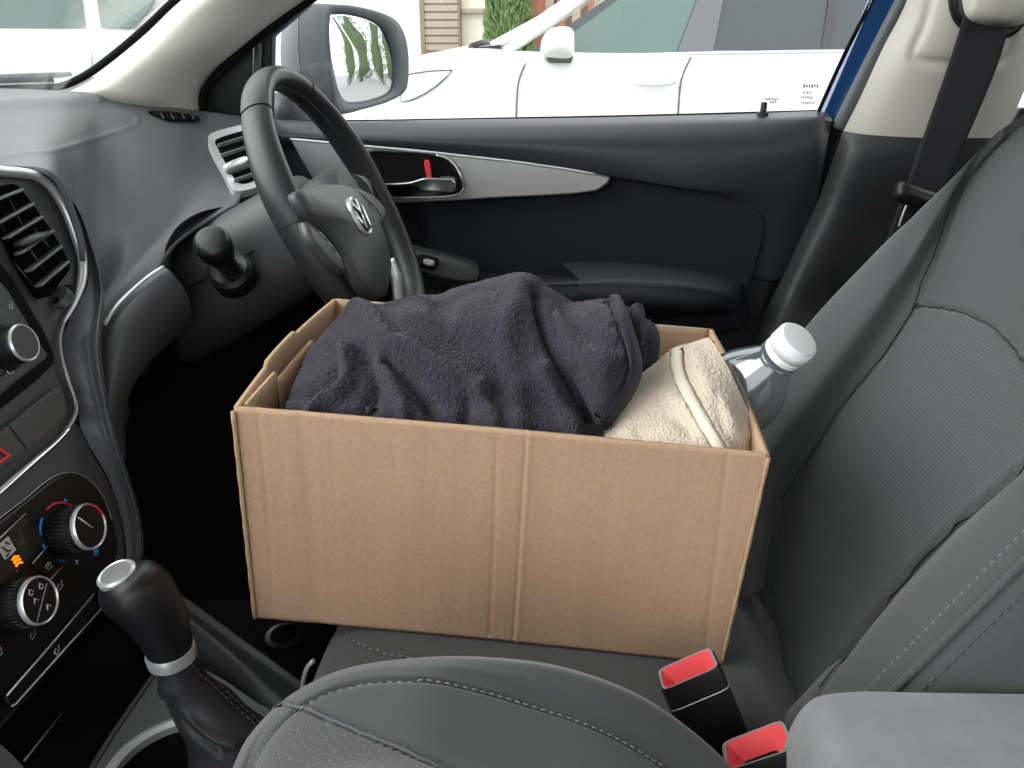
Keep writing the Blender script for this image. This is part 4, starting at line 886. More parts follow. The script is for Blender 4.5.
def buckle(top4, Y, low, lab):                                   # px corners of the red mouth, clockwise from left back
    T = np.array([V(a, b, y) for (a, b), y in zip(top4, Y)])     # LB RB RF LF
    L = V(*low); c = T.mean(0); axd = (L-c)/np.linalg.norm(L-c); ln = np.linalg.norm(L-c)
    u = T[1]-T[0]+T[2]-T[3]; u /= np.linalg.norm(u); nn = np.cross(u, -axd); nn /= np.linalg.norm(nn)
    th = thing('seat_belt_buckle', L, lab, 'buckle')
    def quad(s_, k): return np.array([c+(p-c)*s_+axd*k for p in T])
    def rq(s_, k): 
        q = quad(s_, k); o = []
        for i in range(4):
            a, b, d = q[i], q[(i+1) % 4], q[i-1]
            for t in (0, .5, 1): o.append(a+(d-a)*.16*(1-t)**2+(b-a)*.16*t*t)
        return np.array(o)
    secs = [rq(1.10, -.0), rq(1.16, .002), rq(1.18, .02), rq(1.15, .05), rq(1.05, ln*.9), rq(.8, ln*1.35)]
    g = np.array(secs); o = gridmesh('housing', g, M['black'], th, wrapu=True, auto=30)
    ringplate('lip', rq(1.10, -.0002), rq(1.0, .0), -axd, .002, M['graytrim'], th)
    inner = np.array([rq(1.0, .0), rq(.97, .001), rq(.60, .013)]); inner[2] += (T[0]+T[1]-T[2]-T[3])/2*-.05
    gridmesh('release_button', inner, M['bred'], th, wrapu=True, auto=25)
    plate('slot', rq(.62, .0125), -axd, .002, M['rubber'], th)
    s2 = secs[2]; q = np.array([rq(1.185, .016)[i] for i in (5, 6, 7, 8, 9, 10)]); tube('seam', q, .0004, M['graytrim'], th, n=5)
    return th
buckle([(660, 670), (708, 648.5), (716, 667), (665, 689)], [.385, .385, .366, .366], (722, 748, .368), 'black seat belt buckle with red mouth leaning against the bottom edge of the box')
buckle([(724.5, 743), (780, 721.5), (792, 748), (729, 769)], [.345, .345, .322, .322], (795, 850, .322), 'black seat belt buckle with red mouth beside the light grey armrest')

belt = thing('seat_belt', V(950, 100, 1.06), 'black seat belt hanging down the beige centre pillar beside the seat shoulder', 'seat belt')
wb = [[V(964, 16, 1.055), V(950, 60, 1.055), V(932, 112, 1.05), (V(907, 183, 1.045)), V(893, 222, 1.045), V(870, 290, 1.05)],
      [V(1009, 28, 1.055), V(997, 66, 1.055), V(980, 108, 1.05), (V(956, 163, 1.045)), V(932, 222, 1.045), V(905, 290, 1.05)]]
solid(gridmesh('webbing', loftpts(wb, 60, 10), M['webbing'], belt), .0014, 0)
hs = loftpts([[V(958, -30, 1.05), V(962, 0, 1.05), V(968, 18, 1.045), V(990, 26, 1.04), V(1016, 26, 1.045), V(1040, 14, 1.05)], [V(962, -34, 1.01), V(972, -8, 1.0), V(976, 10, .995), V(994, 18, .99), V(1016, 16, .995), V(1036, 4, 1.0)], [V(985, -50, 1.0), V(988, -40, .985), V(992, -30, .98), V(1004, -25, .98), V(1020, -25, .985), V(1034, -30, .99)]], 40, 30)
gridmesh('guide_cover', hs, M['beige'], belt)
tube('guide_slot', row((955, -20, 1.07), (955, 4, 1.07), (961, 20, 1.07), (975, 28, 1.07), (1000, 33, 1.07), (1012, 30, 1.07), (1022, 20, 1.07)), .007, M['black'], belt, samp=40)
pb = arc([V(896, 190, 1.02), V(905, 193, 1.02), (V(925, 200, 1.02)), V(960, 210, 1.02)], 20)
tube('tongue_bar', pb, np.interp(np.linspace(0, 1, 20), [0, .08, .3, 1], [.011, .0135, .013, .012]), M['black'], belt, n=20)
tube('webbing_edge', row((907, 204, 1.04), (903, 214, 1.04), (899, 226, 1.04)), .0014, M['glyph'], belt, n=6)

# ================================================================== CARDBOARD BOX
bo_ = np.array([-.2674*SK, .5854*SK, 1.15-.2791*SK]); ea = (.0207, .059, -.0241); BW, BD, BH = .45*SK, .2952*SK, .2301*SK
cx_, cy_, cz_ = map(math.cos, ea); sx_, sy_, sz_ = map(math.sin, ea)
RM = np.array([[cz_, -sz_, 0], [sz_, cz_, 0], [0, 0, 1]])@np.array([[cy_, 0, sy_], [0, 1, 0], [-sy_, 0, cy_]])@np.array([[1, 0, 0], [0, cx_, -sx_], [0, sx_, cx_]])
def bl(u, v, w): return bo_+RM@np.array((u, v, w))
box = thing('cardboard_box', bl(BW/2, BD/2, -BH), 'open brown cardboard box holding two towels and a plastic bottle', 'box')
TH = .0034
def wall(name, f, nx, nz, t, sgn, feats=None):                   # f(a,b) -> point; a in 0..1 along, b in 0..1 down
    G = np.array([[f(i/(nx-1), j/(nz-1)) for i in range(nx)] for j in range(nz)])
    if feats: G = emboss(G, feats)
    o = gridmesh(name, G, M['kraft'], box); o.data.materials.append(M['kraftedge'])
    m = o.modifiers.new('s', 'SOLIDIFY'); m.thickness = t; m.offset = sgn; m.material_offset_rim = 1; return o
wall('front_panel', lambda a, b: bl(a*BW, .0015*math.sin(math.pi*a), -b*BH), 260, 60, TH, 0,
     [([(530, 436), (524, 540), (517, 645)], 1.8, .0006), ([(526, 436), (520, 540), (513, 645)], 1.6, -.0007), ([(497, 434), (490, 640)], 2, -.0005), ([(727, 452), (715, 560), (704, 658)], 3, -.0004), ([(300, 412), (312, 520), (318, 625)], 8, -.0005), ([(258, 408), (268, 500), (274, 618)], 3, -.0004)])
wall('back_panel', lambda a, b: bl(a*BW, BD, -b*BH), 40, 30, TH, 0)
def leftw(a, b):
    bow = .006*math.sin(math.pi*a)*(1-b)
    return bl(-bow, a*BD, -b*BH+(.0035*(1-b) if .30 < a < .58 else 0))
wall('side_panel', leftw, 60, 30, TH, 0)
wall('side_panel', lambda a, b: bl(BW+.003*math.sin(math.pi*a)*(1-b), a*BD, -b*BH), 50, 30, TH, 0)
wall('bottom_panel', lambda a, b: bl(a*BW, b*BD, -BH+.002), 10, 10, TH, 0)
wall('inner_flap', lambda a, b: bl(.004+.008*b, (.27+.36*a)*BD, -.008-b*.10), 20, 16, TH, 0)
wall('inner_flap', lambda a, b: bl(.0038, (.03+.235*a)*BD, -.0005-b*.12), 16, 16, .0026, 0)
tube('board_edge', [bl(-.001, -.003, -z) for z in np.linspace(.002, BH-.001, 30)], [.0016+.0002*math.sin(i*1.7) for i in range(30)], M['kraftedge'], box, n=8)
tube('board_edge', [bl(BW+.001, -.001, -z) for z in np.linspace(.002, BH-.001, 30)], [.0016+.0002*math.sin(i*1.3) for i in range(30)], M['kraftedge'], box, n=8)

# ================================================================== BOTTLE
capb, bod = V(782, 354.5, .698*SK), V(741, 391, .728*SK)
ba = (capb-bod)/np.linalg.norm(capb-bod)
bt = thing('plastic_bottle', capb-ba*.30, 'clear plastic bottle with white screw cap wrapped in the cream towel', 'bottle')
def rowk(*p): return [V(a, b, c*SK) for a, b, c in p]
prof = [(.0, -.205), (.036, -.203), (.043, -.195), (.0435, -.10), (.0438, -.075), (.0425, -.060), (.038, -.045), (.031, -.031), (.0235, -.018), (.0185, -.010), (.0165, -.006), (.0165, .010)]
prof = [(a*SK, b*SK) for a, b in prof]
pr = cr(np.array(prof), 60); bb = lathe('bottle_body', [(max(a, 0), b) for a, b in pr], capb, ba, M['pet'], bt, cap=False, n=64)
lathe('neck_ring', [(a*SK, b*SK) for a, b in [(.0175, -.0055), (.0205, -.0045), (.0205, -.0025), (.0175, -.0015)]], capb, ba, M['pet'], bt, cap=False, n=40)
cp = lathe('bottle_cap', [(a*SK, b*SK) for a, b in [(.0170, .0015), (.0196, .0012), (.0197, .006), (.0190, .0066), (.0190, .0075), (.0197, .008), (.0196, .0235), (.0182, .0258), (.0150, .0264), (0, .0262)]], capb, ba, M['cap'], bt, n=60)
h_ = np.array([0, 0, 1.]); bu = np.cross(h_, ba); bu /= np.linalg.norm(bu); bv = np.cross(ba, bu); Vg, Fg = [], []
for i in range(64):
    a = 2*math.pi*i/64; e = (bu*math.cos(a)+bv*math.sin(a))*.0196*SK
    v, f = tubegeo([capb+e+ba*.009*SK, capb+e+ba*.0235*SK], .0007, 5); n0 = len(Vg); Vg += list(v); Fg += [[x+n0 for x in g] for g in f]
mk('cap_rib', Vg, Fg, M['cap'], cp)
wat = cr(np.array([(0, -.240), (.035, -.2395), (.0415, -.232), (.0425, -.10), (.0425, -.078), (.0, -.077)]), 30)

# ================================================================== TOWELS
def fuzz(G, amp, seed=1, loop=.00028, soft=False):                                        # irregular cloth undulation
    N = normals(G); nv, nu = G.shape[:2]; r = np.random.default_rng(seed); h = np.zeros((nv, nu))
    for k in range(26):
        f = r.uniform(20, 120); d = r.normal(size=3); d /= np.linalg.norm(d); h += np.sin(G@d*f*2+r.uniform(0, 6))*amp*20/f
    n1 = r.normal(size=(nv, nu)); n1 = (n1+np.roll(n1, 1, 0)+np.roll(n1, 1, 1)+np.roll(n1, (1, 1), (0, 1)))/2
    if soft: n1 = (n1+np.roll(n1, 1, 0)+np.roll(n1, -1, 0)+np.roll(n1, 1, 1)+np.roll(n1, -1, 1))/2.6
    h += n1*loop
    return G+N*h[..., None]
dtw = thing('dark_towel', (-.05, .72, .66), 'dark grey terry towel heaped in the open cardboard box', 'towel')
dr = [[(280, 500, .62), (340, 510, .612), (420, 520, .612), (500, 525, .612), (560, 530, .612), (606, 520, .62)],
      [(284, 416, .615), (340, 420, .605), (420, 430, .604), (500, 438, .604), (560, 443, .604), (604, 452, .612)],
      [(290, 398, .645), (345, 396, .628), (425, 399, .628), (500, 403, .63), (560, 408, .636), (603, 428, .645)],
      [(300, 372, .69), (354, 362, .668), (430, 360, .66), (505, 360, .66), (564, 366, .656), (604, 405, .668)],
      [(314, 344, .74), (368, 330, .715), (440, 322, .70), (515, 314, .695), (560, 322, .70), (606, 370, .70)],
      [(330, 325, .78), (384, 308, .76), (448, 298, .75), (518, 287, .745), (552, 300, .745), (606, 345, .74)],
      [(343, 317, .81), (386, 302, .79), (446, 291, .785), (520, 279, .785), (550, 291, .785), (608, 322, .79)],
      [(352, 330, .845), (395, 314, .845), (452, 300, .85), (522, 288, .85), (556, 305, .85), (606, 335, .845)],
      [(358, 400, .855), (400, 400, .855), (455, 400, .855), (522, 400, .855), (558, 400, .855), (600, 400, .855)]]
G = loftpts([rowk(*r) for r in dr], 460, 380)
G = emboss(G, [([(352, 308), (370, 316), (392, 345), (407, 349), (424, 357), (450, 372), (482, 388)], 9, .011), ([(389, 360), (414, 384), (436, 414), (448, 430)], 8, -.010),
               ([(345, 352), (349, 380), (338, 395), (322, 404), (312, 413)], 6, .009), ([(336, 350), (334, 378), (316, 396)], 7, -.005), ([(362, 350), (378, 385), (370, 410)], 9, -.007),
               ([(440, 300), (452, 330), (485, 352), (512, 372)], 13, -.006), ([(518, 290), (514, 305), (506, 335), (515, 385), (520, 430)], 12, .005),
               ([(536, 292), (545, 331), (564, 369), (592, 415)], 6, -.012), ([(478, 395), (490, 415), (500, 440)], 9, .006), ([(470, 400), (462, 440)], 8, -.005), ([(545, 370), (560, 405), (575, 440)], 9, .007), ([(406, 320), (430, 316), (452, 322)], 8, .004), ([(380, 362), (400, 400), (405, 425)], 8, .005)])
G = fuzz(G, .0006, 3)
solid(gridmesh('towel_body', G, M['darktowel'], dtw), .004, -1)
fr = [[(542, 306, .76), (565, 303.5, .755), (590, 299.5, .75), (609, 297.5, .745), (618, 299, .74)],
      [(546, 320, .71), (570, 320, .70), (595, 317, .695), (615, 316, .69), (625, 320, .70)],
      [(556, 344, .675), (580, 349, .66), (603, 347, .65), (624, 345, .655), (635, 348, .675)],
      [(568, 372, .655), (590, 377, .637), (609, 377, .632), (626, 375, .64), (637.5, 373, .662)],
      [(584, 402, .645), (597, 405, .630), (610, 404, .630), (621, 399, .638), (629, 394, .658)],
      [(600, 430, .635), (604, 428, .632), (608, 424, .632), (612, 419, .638), (616, 413, .65)]]
G = loftpts([rowk(*r) for r in fr], 180, 180)
G = emboss(G, [([(566, 312), (585, 332), (605, 342), (618, 345)], 7, -.004), ([(556, 318), (580, 350), (604, 368)], 9, .005), ([(575, 372), (596, 396)], 5, -.003)])
hemp = [(612, 292), (616, 302), (625, 324), (633.5, 350), (635, 372), (626, 393), (606, 418)]
G = emboss(G, [([(a-7, b+1) for a, b in hemp], 1.5, -.0015)]); G = fuzz(G, .0005, 5, .0002, True)
solid(gridmesh('folded_corner', G, M['darktowel'], dtw), .005, -1)
hb2 = [rowk((611, 298, .742), (618, 320, .688), (626, 349, .654), (628, 372, .642), (618, 394, .638), (602, 420, .631)), rowk((615, 297.6, .739), (622, 320, .688), (631, 349, .658), (632.5, 372, .648), (623, 395, .644), (605, 421, .634)), rowk((619, 298.5, .738), (627, 321, .701), (636, 350, .676), (638.5, 373, .661), (628, 397, .655), (608, 423, .64))]
gh = loftpts(hb2, 60, 8); gh = gh+normals(gh)*.0018
solid(gridmesh('hem', gh, M['darkhem'], dtw), .002, 0)
l2 = [[(612, 304, .765), (626, 305.5, .76), (640, 304, .755), (643, 309, .76)], [(622, 330, .73), (634, 330, .725), (643, 328, .725), (645, 330, .735)], [(628, 352, .71), (636, 352, .70), (642, 350, .705), (643, 352, .72)], [(630, 374, .70), (634, 374, .695), (638, 368, .70), (640, 366, .71)]]
G = fuzz(emboss(loftpts([rowk(*r) for r in l2], 50, 60), [([(628, 300), (636, 340), (634, 370)], 2, -.003), ([(636, 300), (641, 335), (638, 365)], 1.5, .002)]), .0004, 8)
solid(gridmesh('fold_layer', G, M['darktowel'], dtw), .004, -1)
l3 = [[(640, 314, .79), (646, 318, .785), (655, 325, .78), (658, 330, .785)], [(640, 335, .77), (647, 336, .76), (656, 338, .76), (659.5, 341, .77)], [(638, 360, .75), (646, 358, .74), (655, 354, .745), (659, 352, .755)], [(632, 388, .73), (640, 382, .72), (650, 374, .72), (656, 368, .73)]]
solid(gridmesh('fold_layer', fuzz(loftpts([rowk(*r) for r in l3], 40, 40), .0004, 9), M['darktowel'], dtw), .004, -1)

ctw = thing('cream_towel', (.12, .70, .68), 'cream terry towel wrapped around the plastic bottle in the box', 'towel')
cr_ = [[(590, 440, .70), (612, 415, .725), (636, 392, .74), (658, 378, .75), (678, 368, .755), (694, 362, .76), (708, 356, .76)],
       [(596, 430, .68), (614, 404, .70), (636, 379, .715), (654, 364, .725), (674, 348, .73), (690, 344, .735), (708, 337.5, .735)],
       [(599, 434, .65), (617, 412, .662), (640, 393, .675), (660, 379, .683), (680, 366, .688), (699, 359, .692), (720, 353, .70)],
       [(602, 442, .625), (624, 425, .632), (650, 411, .64), (671, 402, .645), (694, 392, .648), (716, 386, .652), (737, 386, .668)],
       [(605, 450, .612), (629, 440, .612), (655, 432, .614), (680, 427, .616), (706, 421, .618), (731, 418, .624), (752, 421, .650)],
       [(608, 470, .606), (632, 464, .600), (657, 459, .598), (684, 456, .596), (712, 454, .596), (736, 450, .600), (756.5, 441, .634)],
       [(610, 520, .610), (634, 515, .603), (659, 510, .600), (686, 506, .597), (714, 503, .597), (738, 500, .600), (752, 498, .62)]]
G = loftpts([rowk(*r) for r in cr_], 260, 260)
hemc = [(675, 350), (677, 372), (688, 396), (704, 424), (722, 455)]
G = emboss(G, [([(a-5, b) for a, b in hemc], 1.6, -.0018), ([(a+7, b-1) for a, b in hemc], 1.8, -.0022), ([(695, 352), (705, 380), (722, 405), (732, 420)], 7, .0016), ([(716, 395), (724, 425), (738, 448)], 6, -.002), ([(625, 400), (660, 392), (684, 405)], 9, .003), ([(640, 430), (670, 415), (690, 430)], 8, -.003)])
G = fuzz(G, .0002, 11, .00014, True)
solid(gridmesh('towel_body', G, M['creamtowel'], ctw), .006, -1)
gc = np.array([onG(G, [(a+o, b+o*.0) for a, b in hemc]) for o in (-3.5, 0, 3.5, 5.5)]); gc = gc+normals(gc)*.0001
solid(gridmesh('hem', gc, M['creamhem'], ctw), .0015, 0)
# column split line, on its own surface
gcol = np.array([cr(np.array(cg)[:, i], 40) for i in range(48)]).transpose(1, 0, 2)
tube('shroud_seam', onG(gcol, [(262, 252), (240, 262), (215, 274), (190, 286)]), .0008, M['void'], colm, n=6)
def airbag(Gs, px, py, sz, up, m, par, mm):
    q = topix(Gs).reshape(-1, 2); k = np.linalg.norm(q-np.array((px, py)), axis=1).argmin(); p = Gs.reshape(-1, 3)[k]; n = normals(Gs).reshape(-1, 3)[k]
    u = np.array(up, float); u -= n*(u@n); u /= np.linalg.norm(u); v = np.cross(n, u)
    text('airbag_mark', 'AIRBAG', sz, None, p+n*.0005, None, None, mm, par, axes=(u, v, n))
def text(name, body, size, pl, p, b, d, mat_, parent, axes):
    cu = bpy.data.curves.new(name, 'FONT'); cu.body = body; cu.size = size; cu.extrude = .0003; cu.align_x = 'CENTER'; cu.align_y = 'CENTER'
    tmp = bpy.data.objects.new('tmp', cu); COL.objects.link(tmp); bpy.context.view_layer.update()
    me = bpy.data.meshes.new_from_object(tmp.evaluated_get(bpy.context.evaluated_depsgraph_get())); bpy.data.objects.remove(tmp); me.materials.clear(); me.materials.append(mat_)
    o = bpy.data.objects.new(name, me); COL.objects.link(o); o.parent = parent
    o.matrix_local = Matrix.Translation(-wloc(parent)) @ frame_m(p, *axes); return o
airbag(Gdash, 219, 194, .0095, (.25, 1, -.1), None, dash, M['panel'])

# ================================================================== OUTSIDE
tag(bx('ground', -40, 60, -20, 40, -.05, 0, M['asphalt'], smooth=False), kind='structure')
# ---- door mirror ----------------------------------------------------
PM = Plane(V(365, 60, 1.38), (.90, -.43, .02)); mn = PM.n
mir = thing('door_mirror', V(330, 118, 1.25), 'dark grey door mirror outside the window behind the steering wheel', 'door mirror')
ro = arc(np.array([PM(a, b) for a, b in [(331, 7), (339, 5), (357, 6.5), (379, 12), (395, 20), (404, 34), (408, 55), (408, 78), (404, 92), (389, 101.5), (364, 109), (343, 114), (336, 108), (332, 90), (329, 62), (328, 31)]]), 96, True)
go = arc(np.array([PM(a, b) for a, b in [(331, 15), (338, 12.5), (351, 13), (370, 18), (382.5, 26), (390, 41), (395, 59), (395.5, 84), (389, 95), (370, 102), (354, 104), (346.5, 102), (339, 91), (332.5, 62), (330, 36)]]), 96, True)
cm = ro.mean(0); fw_ = np.array((-1, .04, -.01))
def ring_(s, dx, q=ro): return cm+(q-cm)*s+fw_*dx
hg = np.array([ring_(1, 0, go)-mn*.005, ring_(1, 0, go)-mn*.001, ring_(1, 0, ro*.6+go*.4)+mn*.001, ring_(.998, -.001), ring_(1.01, .004), ring_(1.03, .03), ring_(1.03, .045)])
gridmesh('housing_rim', hg, M['house'], mir, wrapu=True)
dz_ = np.array((0, 0, -1.))
hg2 = np.array([ring_(1.028, .046), ring_(.99, .062)+dz_*.002, ring_(.91, .080)+dz_*.006, ring_(.76, .096)+dz_*.012, ring_(.54, .107)+dz_*.018, ring_(.27, .114)+dz_*.021, ring_(.01, .116)+dz_*.022])
hg2 = np.array([cr(hg2[:, i], 24) for i in range(96)]).transpose(1, 0, 2)
gridmesh('housing_shell', hg2, M['house'], mir, wrapu=True)
pillow('mirror_glass', go-mn*.0045, mn, .0035, M['mirror'], mir, rings=14, skirt=.002, power=2.0)
tube('mirror_arm', [V(322, 104, 1.37), V(302, 108, 1.29), V(280, 112, 1.225)], [.022, .026, .028], M['house'], mir, n=16)

# ---- white car parked alongside -------------------------------------
YC = 4.4
def e(px, py, dy=0): return V(px, py, YC+dy)
wcar = thing('parked_car', (1.0, 5.2, 0), 'white car parked alongside, seen through the driver window', 'car')
X0 = e(352, 60)[0]
def zc(px, py, Y=YC): return V(px, py, Y)[2]
sx = [332, 345, 362, 385, 410, 440, 474, 515, 560, 620, 690, 800, 950, 1120]
top = [84, 80, 73, 66, 60.5, 54, 49, 51, 52, 53, 53, 52, 51, 50]
cxl = V(512, 53, YC+.9)
bs = []
for px, ty in zip(sx, top):
    x = e(px, 53)[0]; zt_ = zc(px, ty); nose = max(0, (410-px)/78)**2*.55; zz = [(.25, .10), (.35, .03), (.62, 0), (.80, -.005), (zt_-.05, .02), (zt_-.012, .05), (zt_, .12), (zt_+.025, .4), (zt_+.03, .85)]
    if px >= 500: zz = [(.25, .10), (.35, .03), (.62, 0), (.80, -.005), (zt_-.05, .02), (zt_-.012, .04), (zt_, .07), (zt_, .3), (zt_, .85)]
    bs.append([(x+nose*dy*.2, YC+nose+dy, z) for z, dy in zz])
Gc = loftpts(bs, 50, 120)
def face_sheet(n, G, m, p, **k): return gridmesh(n, G, m, p, **k)
gridmesh('body_side', Gc, M['carwhite'], wcar)
Gf = Gc.copy(); Gf[:, :, 1] = 2*(YC+.88)-Gf[:, :, 1]; gridmesh('body_side', Gf, M['carwhite'], wcar)
nose_ = np.array([[(Gc[0, i, 0]-.25*math.sin(math.pi*t), Gc[0, i, 1]*(1-t)+Gf[0, i, 1]*t, Gc[0, i, 2]) for i in range(50)] for t in np.linspace(0, 1, 20)])
gridmesh('front_bumper', nose_, M['carwhite'], wcar)
def pg(name, pts, m, dy=0, t=.01, n=(0, -1, .25), par=None, smooth=False): return plate(name, np.array([e(a, b, dy if len(q) < 3 else q[2]) for q in pts for a, b in [q[:2]]]), n, t, m, par or wcar, smooth=smooth)
W1 = [(516, 59, .075), (540, 45, .09), (605, 0, .17), (640, -26, .21), (700, -42, .24), (697, 0, .16), (690, 53, .07)]
pg('window_frame', W1, M['cardark'], t=.02)
g1 = pg('side_window', [(545, 57.5, .066), (556, 45, .08), (613, 4, .15), (640, -14, .18), (686, -30, .2), (696, 0, .15), (676, 53, .066)], M['cargreen'], t=.004)
pg('side_window', [(714, 50, .060), (722, 0, .15), (728, -34, .21), (900, -34, .21), (930, 0, .15), (950, 49, .06)], M['cardark'], t=.02)
pg('window_divider', [(677, 53, .05), (697, 0, .135), (703, -34, .2), (729, -34, .2), (723, 0, .135), (713, 52, .05)], mat('pillar_grey', '#5d5d60', .4), t=.02)
pg('window_divider', [(821, 51, .05), (829, 0, .135), (833, -34, .2), (840, -34, .2), (836, 0, .135), (829, 51, .05)], M['plastic'], t=.01)
tube('sill_trim', [e(520, 60, .045), e(600, 56, .04), e(690, 53.5, .04), e(800, 51.5, .04), e(980, 50, .04)], .008, M['silver'], wcar)
# roof, windscreen and far side
rz = zc(640, -44)
rf = loftpts([[e(606, -2, .19), e(650, -34, .24), e(760, -48, .26), e(900, -46, .26), e(1040, -30, .26)], [np.array((p[0], YC+.88, p[2]+.05)) for p in [e(606, -2), e(650, -34), e(760, -50), e(900, -48), e(1040, -30)]], [np.array((p[0], 2*(YC+.88)-p[1], p[2])) for p in [e(606, -2, .19), e(650, -34, .24), e(760, -48, .26), e(900, -46, .26), e(1040, -30, .26)]]], 30, 16)
solid(gridmesh('roof', rf, M['carwhite'], wcar), .02, 0)
tube('windscreen_pillar', [e(492, 47, .2), e(540, 21, .24), e(574, -2, .28), e(622, -36, .34)], .028, M['carwhite'], wcar, flat=1)
tube('windscreen_pillar', [e(505, 52, .10), e(550, 23, .14), e(590, -7, .19), e(632, -40, .25)], .026, M['carwhite'], wcar)
def far(p): return np.array((p[0], 2*(YC+.88)-p[1], p[2]))
A0, A1 = e(499, 47, .16), e(584, 0, .2)
plate('windscreen', np.array([A0, A1, e(625, -32, .24), far(e(625, -32, .24)), far(A1), far(A0)]), (-.6, 0, .8), .006, M['glass'], wcar, smooth=False)
tube('wiper', [e(472, 47.5, .2), e(484, 43, .4), e(500, 42.5, .8)], .022, M['black'], wcar)
plate('cowl', np.array([e(474, 47, .16), e(500, 45, .16), far(e(500, 45, .16)), far(e(474, 47, .16))]), (0, 0, 1), .02, M['black'], wcar, smooth=False)
# mirror, handle, lamp, seams, arch, wheels
mo = arc(np.array([e(a, b, -.14) for a, b in [(542, 46), (545, 34), (553, 28), (565, 26.5), (573, 30), (574.5, 42), (573.5, 55), (566, 57.5), (545, 55)]]), 40, True)
pillow('side_mirror', mo, (.1, -1, .1), .05, M['carwhite'], wcar, skirt=.12)
pg('mirror_foot', [(545, 55, -.05), (573, 56, -.05), (571, 59.5, -.05), (549, 59.5, -.05)], M['black'], t=.12)
tube('door_handle', [e(633, 81.5, -.02), e(638, 83, -.045), e(655, 84, -.05), e(670, 82.5, -.045), e(675, 81, -.02)], .013, M['carwhite'], wcar)
pillow('handle_cup', arc(np.array([e(a, b, -.006) for a, b in [(643, 80), (646, 74.5), (655, 73), (664, 74.5), (667, 80), (655, 83)]]), 24, True), (0, -1, 0), .004, M['lamp'], wcar)
for nm, pts in [('door_seam', [(526, 62, .025), (519.5, 78, -.002), (517, 95, -.004), (516, 125, -.004)]), ('door_seam', [(691, 57, .02), (684, 72, -.001), (680, 88, -.004), (677, 130, -.004)]), ('door_seam', [(870, 57, .02), (868, 90, -.004), (866, 130, -.004)])]:
    tube(nm, [e(*p) for p in pts], .005, M['house'], wcar, n=6, samp=20)
def skin(px, py, o=.012):                                        # a point on the car's near side
    d = np.linalg.norm(topix(Gc.reshape(-1, 3))-np.array((px, py)), axis=1); return Gc.reshape(-1, 3)[d.argmin()]
def onbody(pts, n=60): return onG(Gc, pts)
hl = np.array([np.array(V(a, b, skin(a, b)[1]-.012)) for a, b in [(400, 78), (412, 73.5), (430, 71), (452, 70), (445, 78), (436, 86), (424, 94), (411, 100), (401, 102)]])
plate('headlamp', hl, (-.25, -1, .1), .02, M['lamp'], wcar, smooth=False)
tube('headlamp_edge', list(hl)+[hl[0]], .004, M['house'], wcar, n=6)
fl = V(386, 110, skin(386, 110)[1]-.01); lathe('fog_lamp', [(.045, 0), (.045, .01), (.0, .012)], fl, (-.3, -1, 0), M['lamp'], wcar, n=20)
wx = e(460, 118)[0]
for xx in (wx, wx+2.62):
    for yy_, sg in ((YC-.008, -1), (YC+1.77, 1)):
        lathe('wheel_arch', [(.375, 0), (.365, .004), (0, .004)], (xx, yy_, .345), (0, sg, 0), M['rubber'], wcar, n=48)
        tw_ = lathe('wheel', [(.20, .0), (.31, .0), (.325, -.01), (.325, -.16), (.2, -.17)], (xx, yy_+sg*.012, .325), (0, sg, 0), M['tyre'], wcar, n=48)
        lathe('hubcap', [(.205, -.01), (.19, .0), (.06, -.01), (0, .004)], (xx, yy_+sg*.010, .325), (0, sg, 0), M['silver'], tw_, n=40)
# what shows through the front side window: the wheel and far sill
swx = e(590, 50)[0]
tube('steering_wheel', [np.array((swx+.06*math.sin(t), YC+.45+.19*math.cos(t), zc(600, 47)+.17*math.sin(t))) for t in np.linspace(0, 2*math.pi, 30, endpoint=False)], .018, M['black'], wcar, closed=True)
bx('cabin_trim', e(530, 50)[0], e(1050, 50)[0], YC+.15, YC+1.6, .5, zc(600, 62), M['plastic'], wcar, smooth=False)

# ---- white van seen through the windshield ---------------------------
YV = 5.0
van = thing('parked_van', (-4.5, 6, 0), 'white van with dark side windows seen through the windshield', 'van')
vx0, vx1 = V(-620, 50, YV)[0], V(232, 50, YV)[0]
vb = []
for x, tap in [(vx0, .12), (vx0+.1, .02), (vx0+1.5, 0), (vx1-1.2, 0), (vx1-.35, .03), (vx1-.1, .08), (vx1, .2)]:
    vb.append([(x, YV+tap+dy, z*(1-tap*.3 if z > 1 else 1)) for z, dy in [(.3, .08), (.42, .0), (.8, -.01), (1.2, .0), (1.33, .03), (1.7, .10), (1.9, .18), (2.0, .4), (2.02, .95)]])
Gv = loftpts(vb, 40, 60); gridmesh('body_side', Gv, M['carwhite'], van)
Gw = Gv.copy(); Gw[:, :, 1] = 2*(YV+.95)-Gw[:, :, 1]; gridmesh('body_side', Gw, M['carwhite'], van)
for k, nm in ((0, 'rear_panel'), (-1, 'nose_panel')):
    gridmesh(nm, np.array([[(Gv[k, i, 0]+(.12 if k else -.05)*math.sin(math.pi*t), Gv[k, i, 1]*(1-t)+Gw[k, i, 1]*t, Gv[k, i, 2]) for i in range(40)] for t in np.linspace(0, 1, 14)]), M['carwhite'], van)
def vp(a, b, d): return V(a, b, YV+d)
for pts in [[(-150, 28), (85, 28), (81, 0), (77, -28), (-150, -28)], [(101, 28), (134, 28), (150, 8), (166, -28), (93, -28), (97, 0)], [(-420, 28), (-166, 28), (-166, -28), (-420, -28)]]:
    plate('side_window', np.array([vp(a, b, .012 if b > 10 else (.075 if b < -10 else .04)) for a, b in pts]), (0, -1, .2), .006, M['cargreen'], van, smooth=False)
tube('body_seam', [vp(90, 30, -.004), vp(91, 120, -.014), vp(91, 200, -.014)], .004, M['silver'], van, n=6)
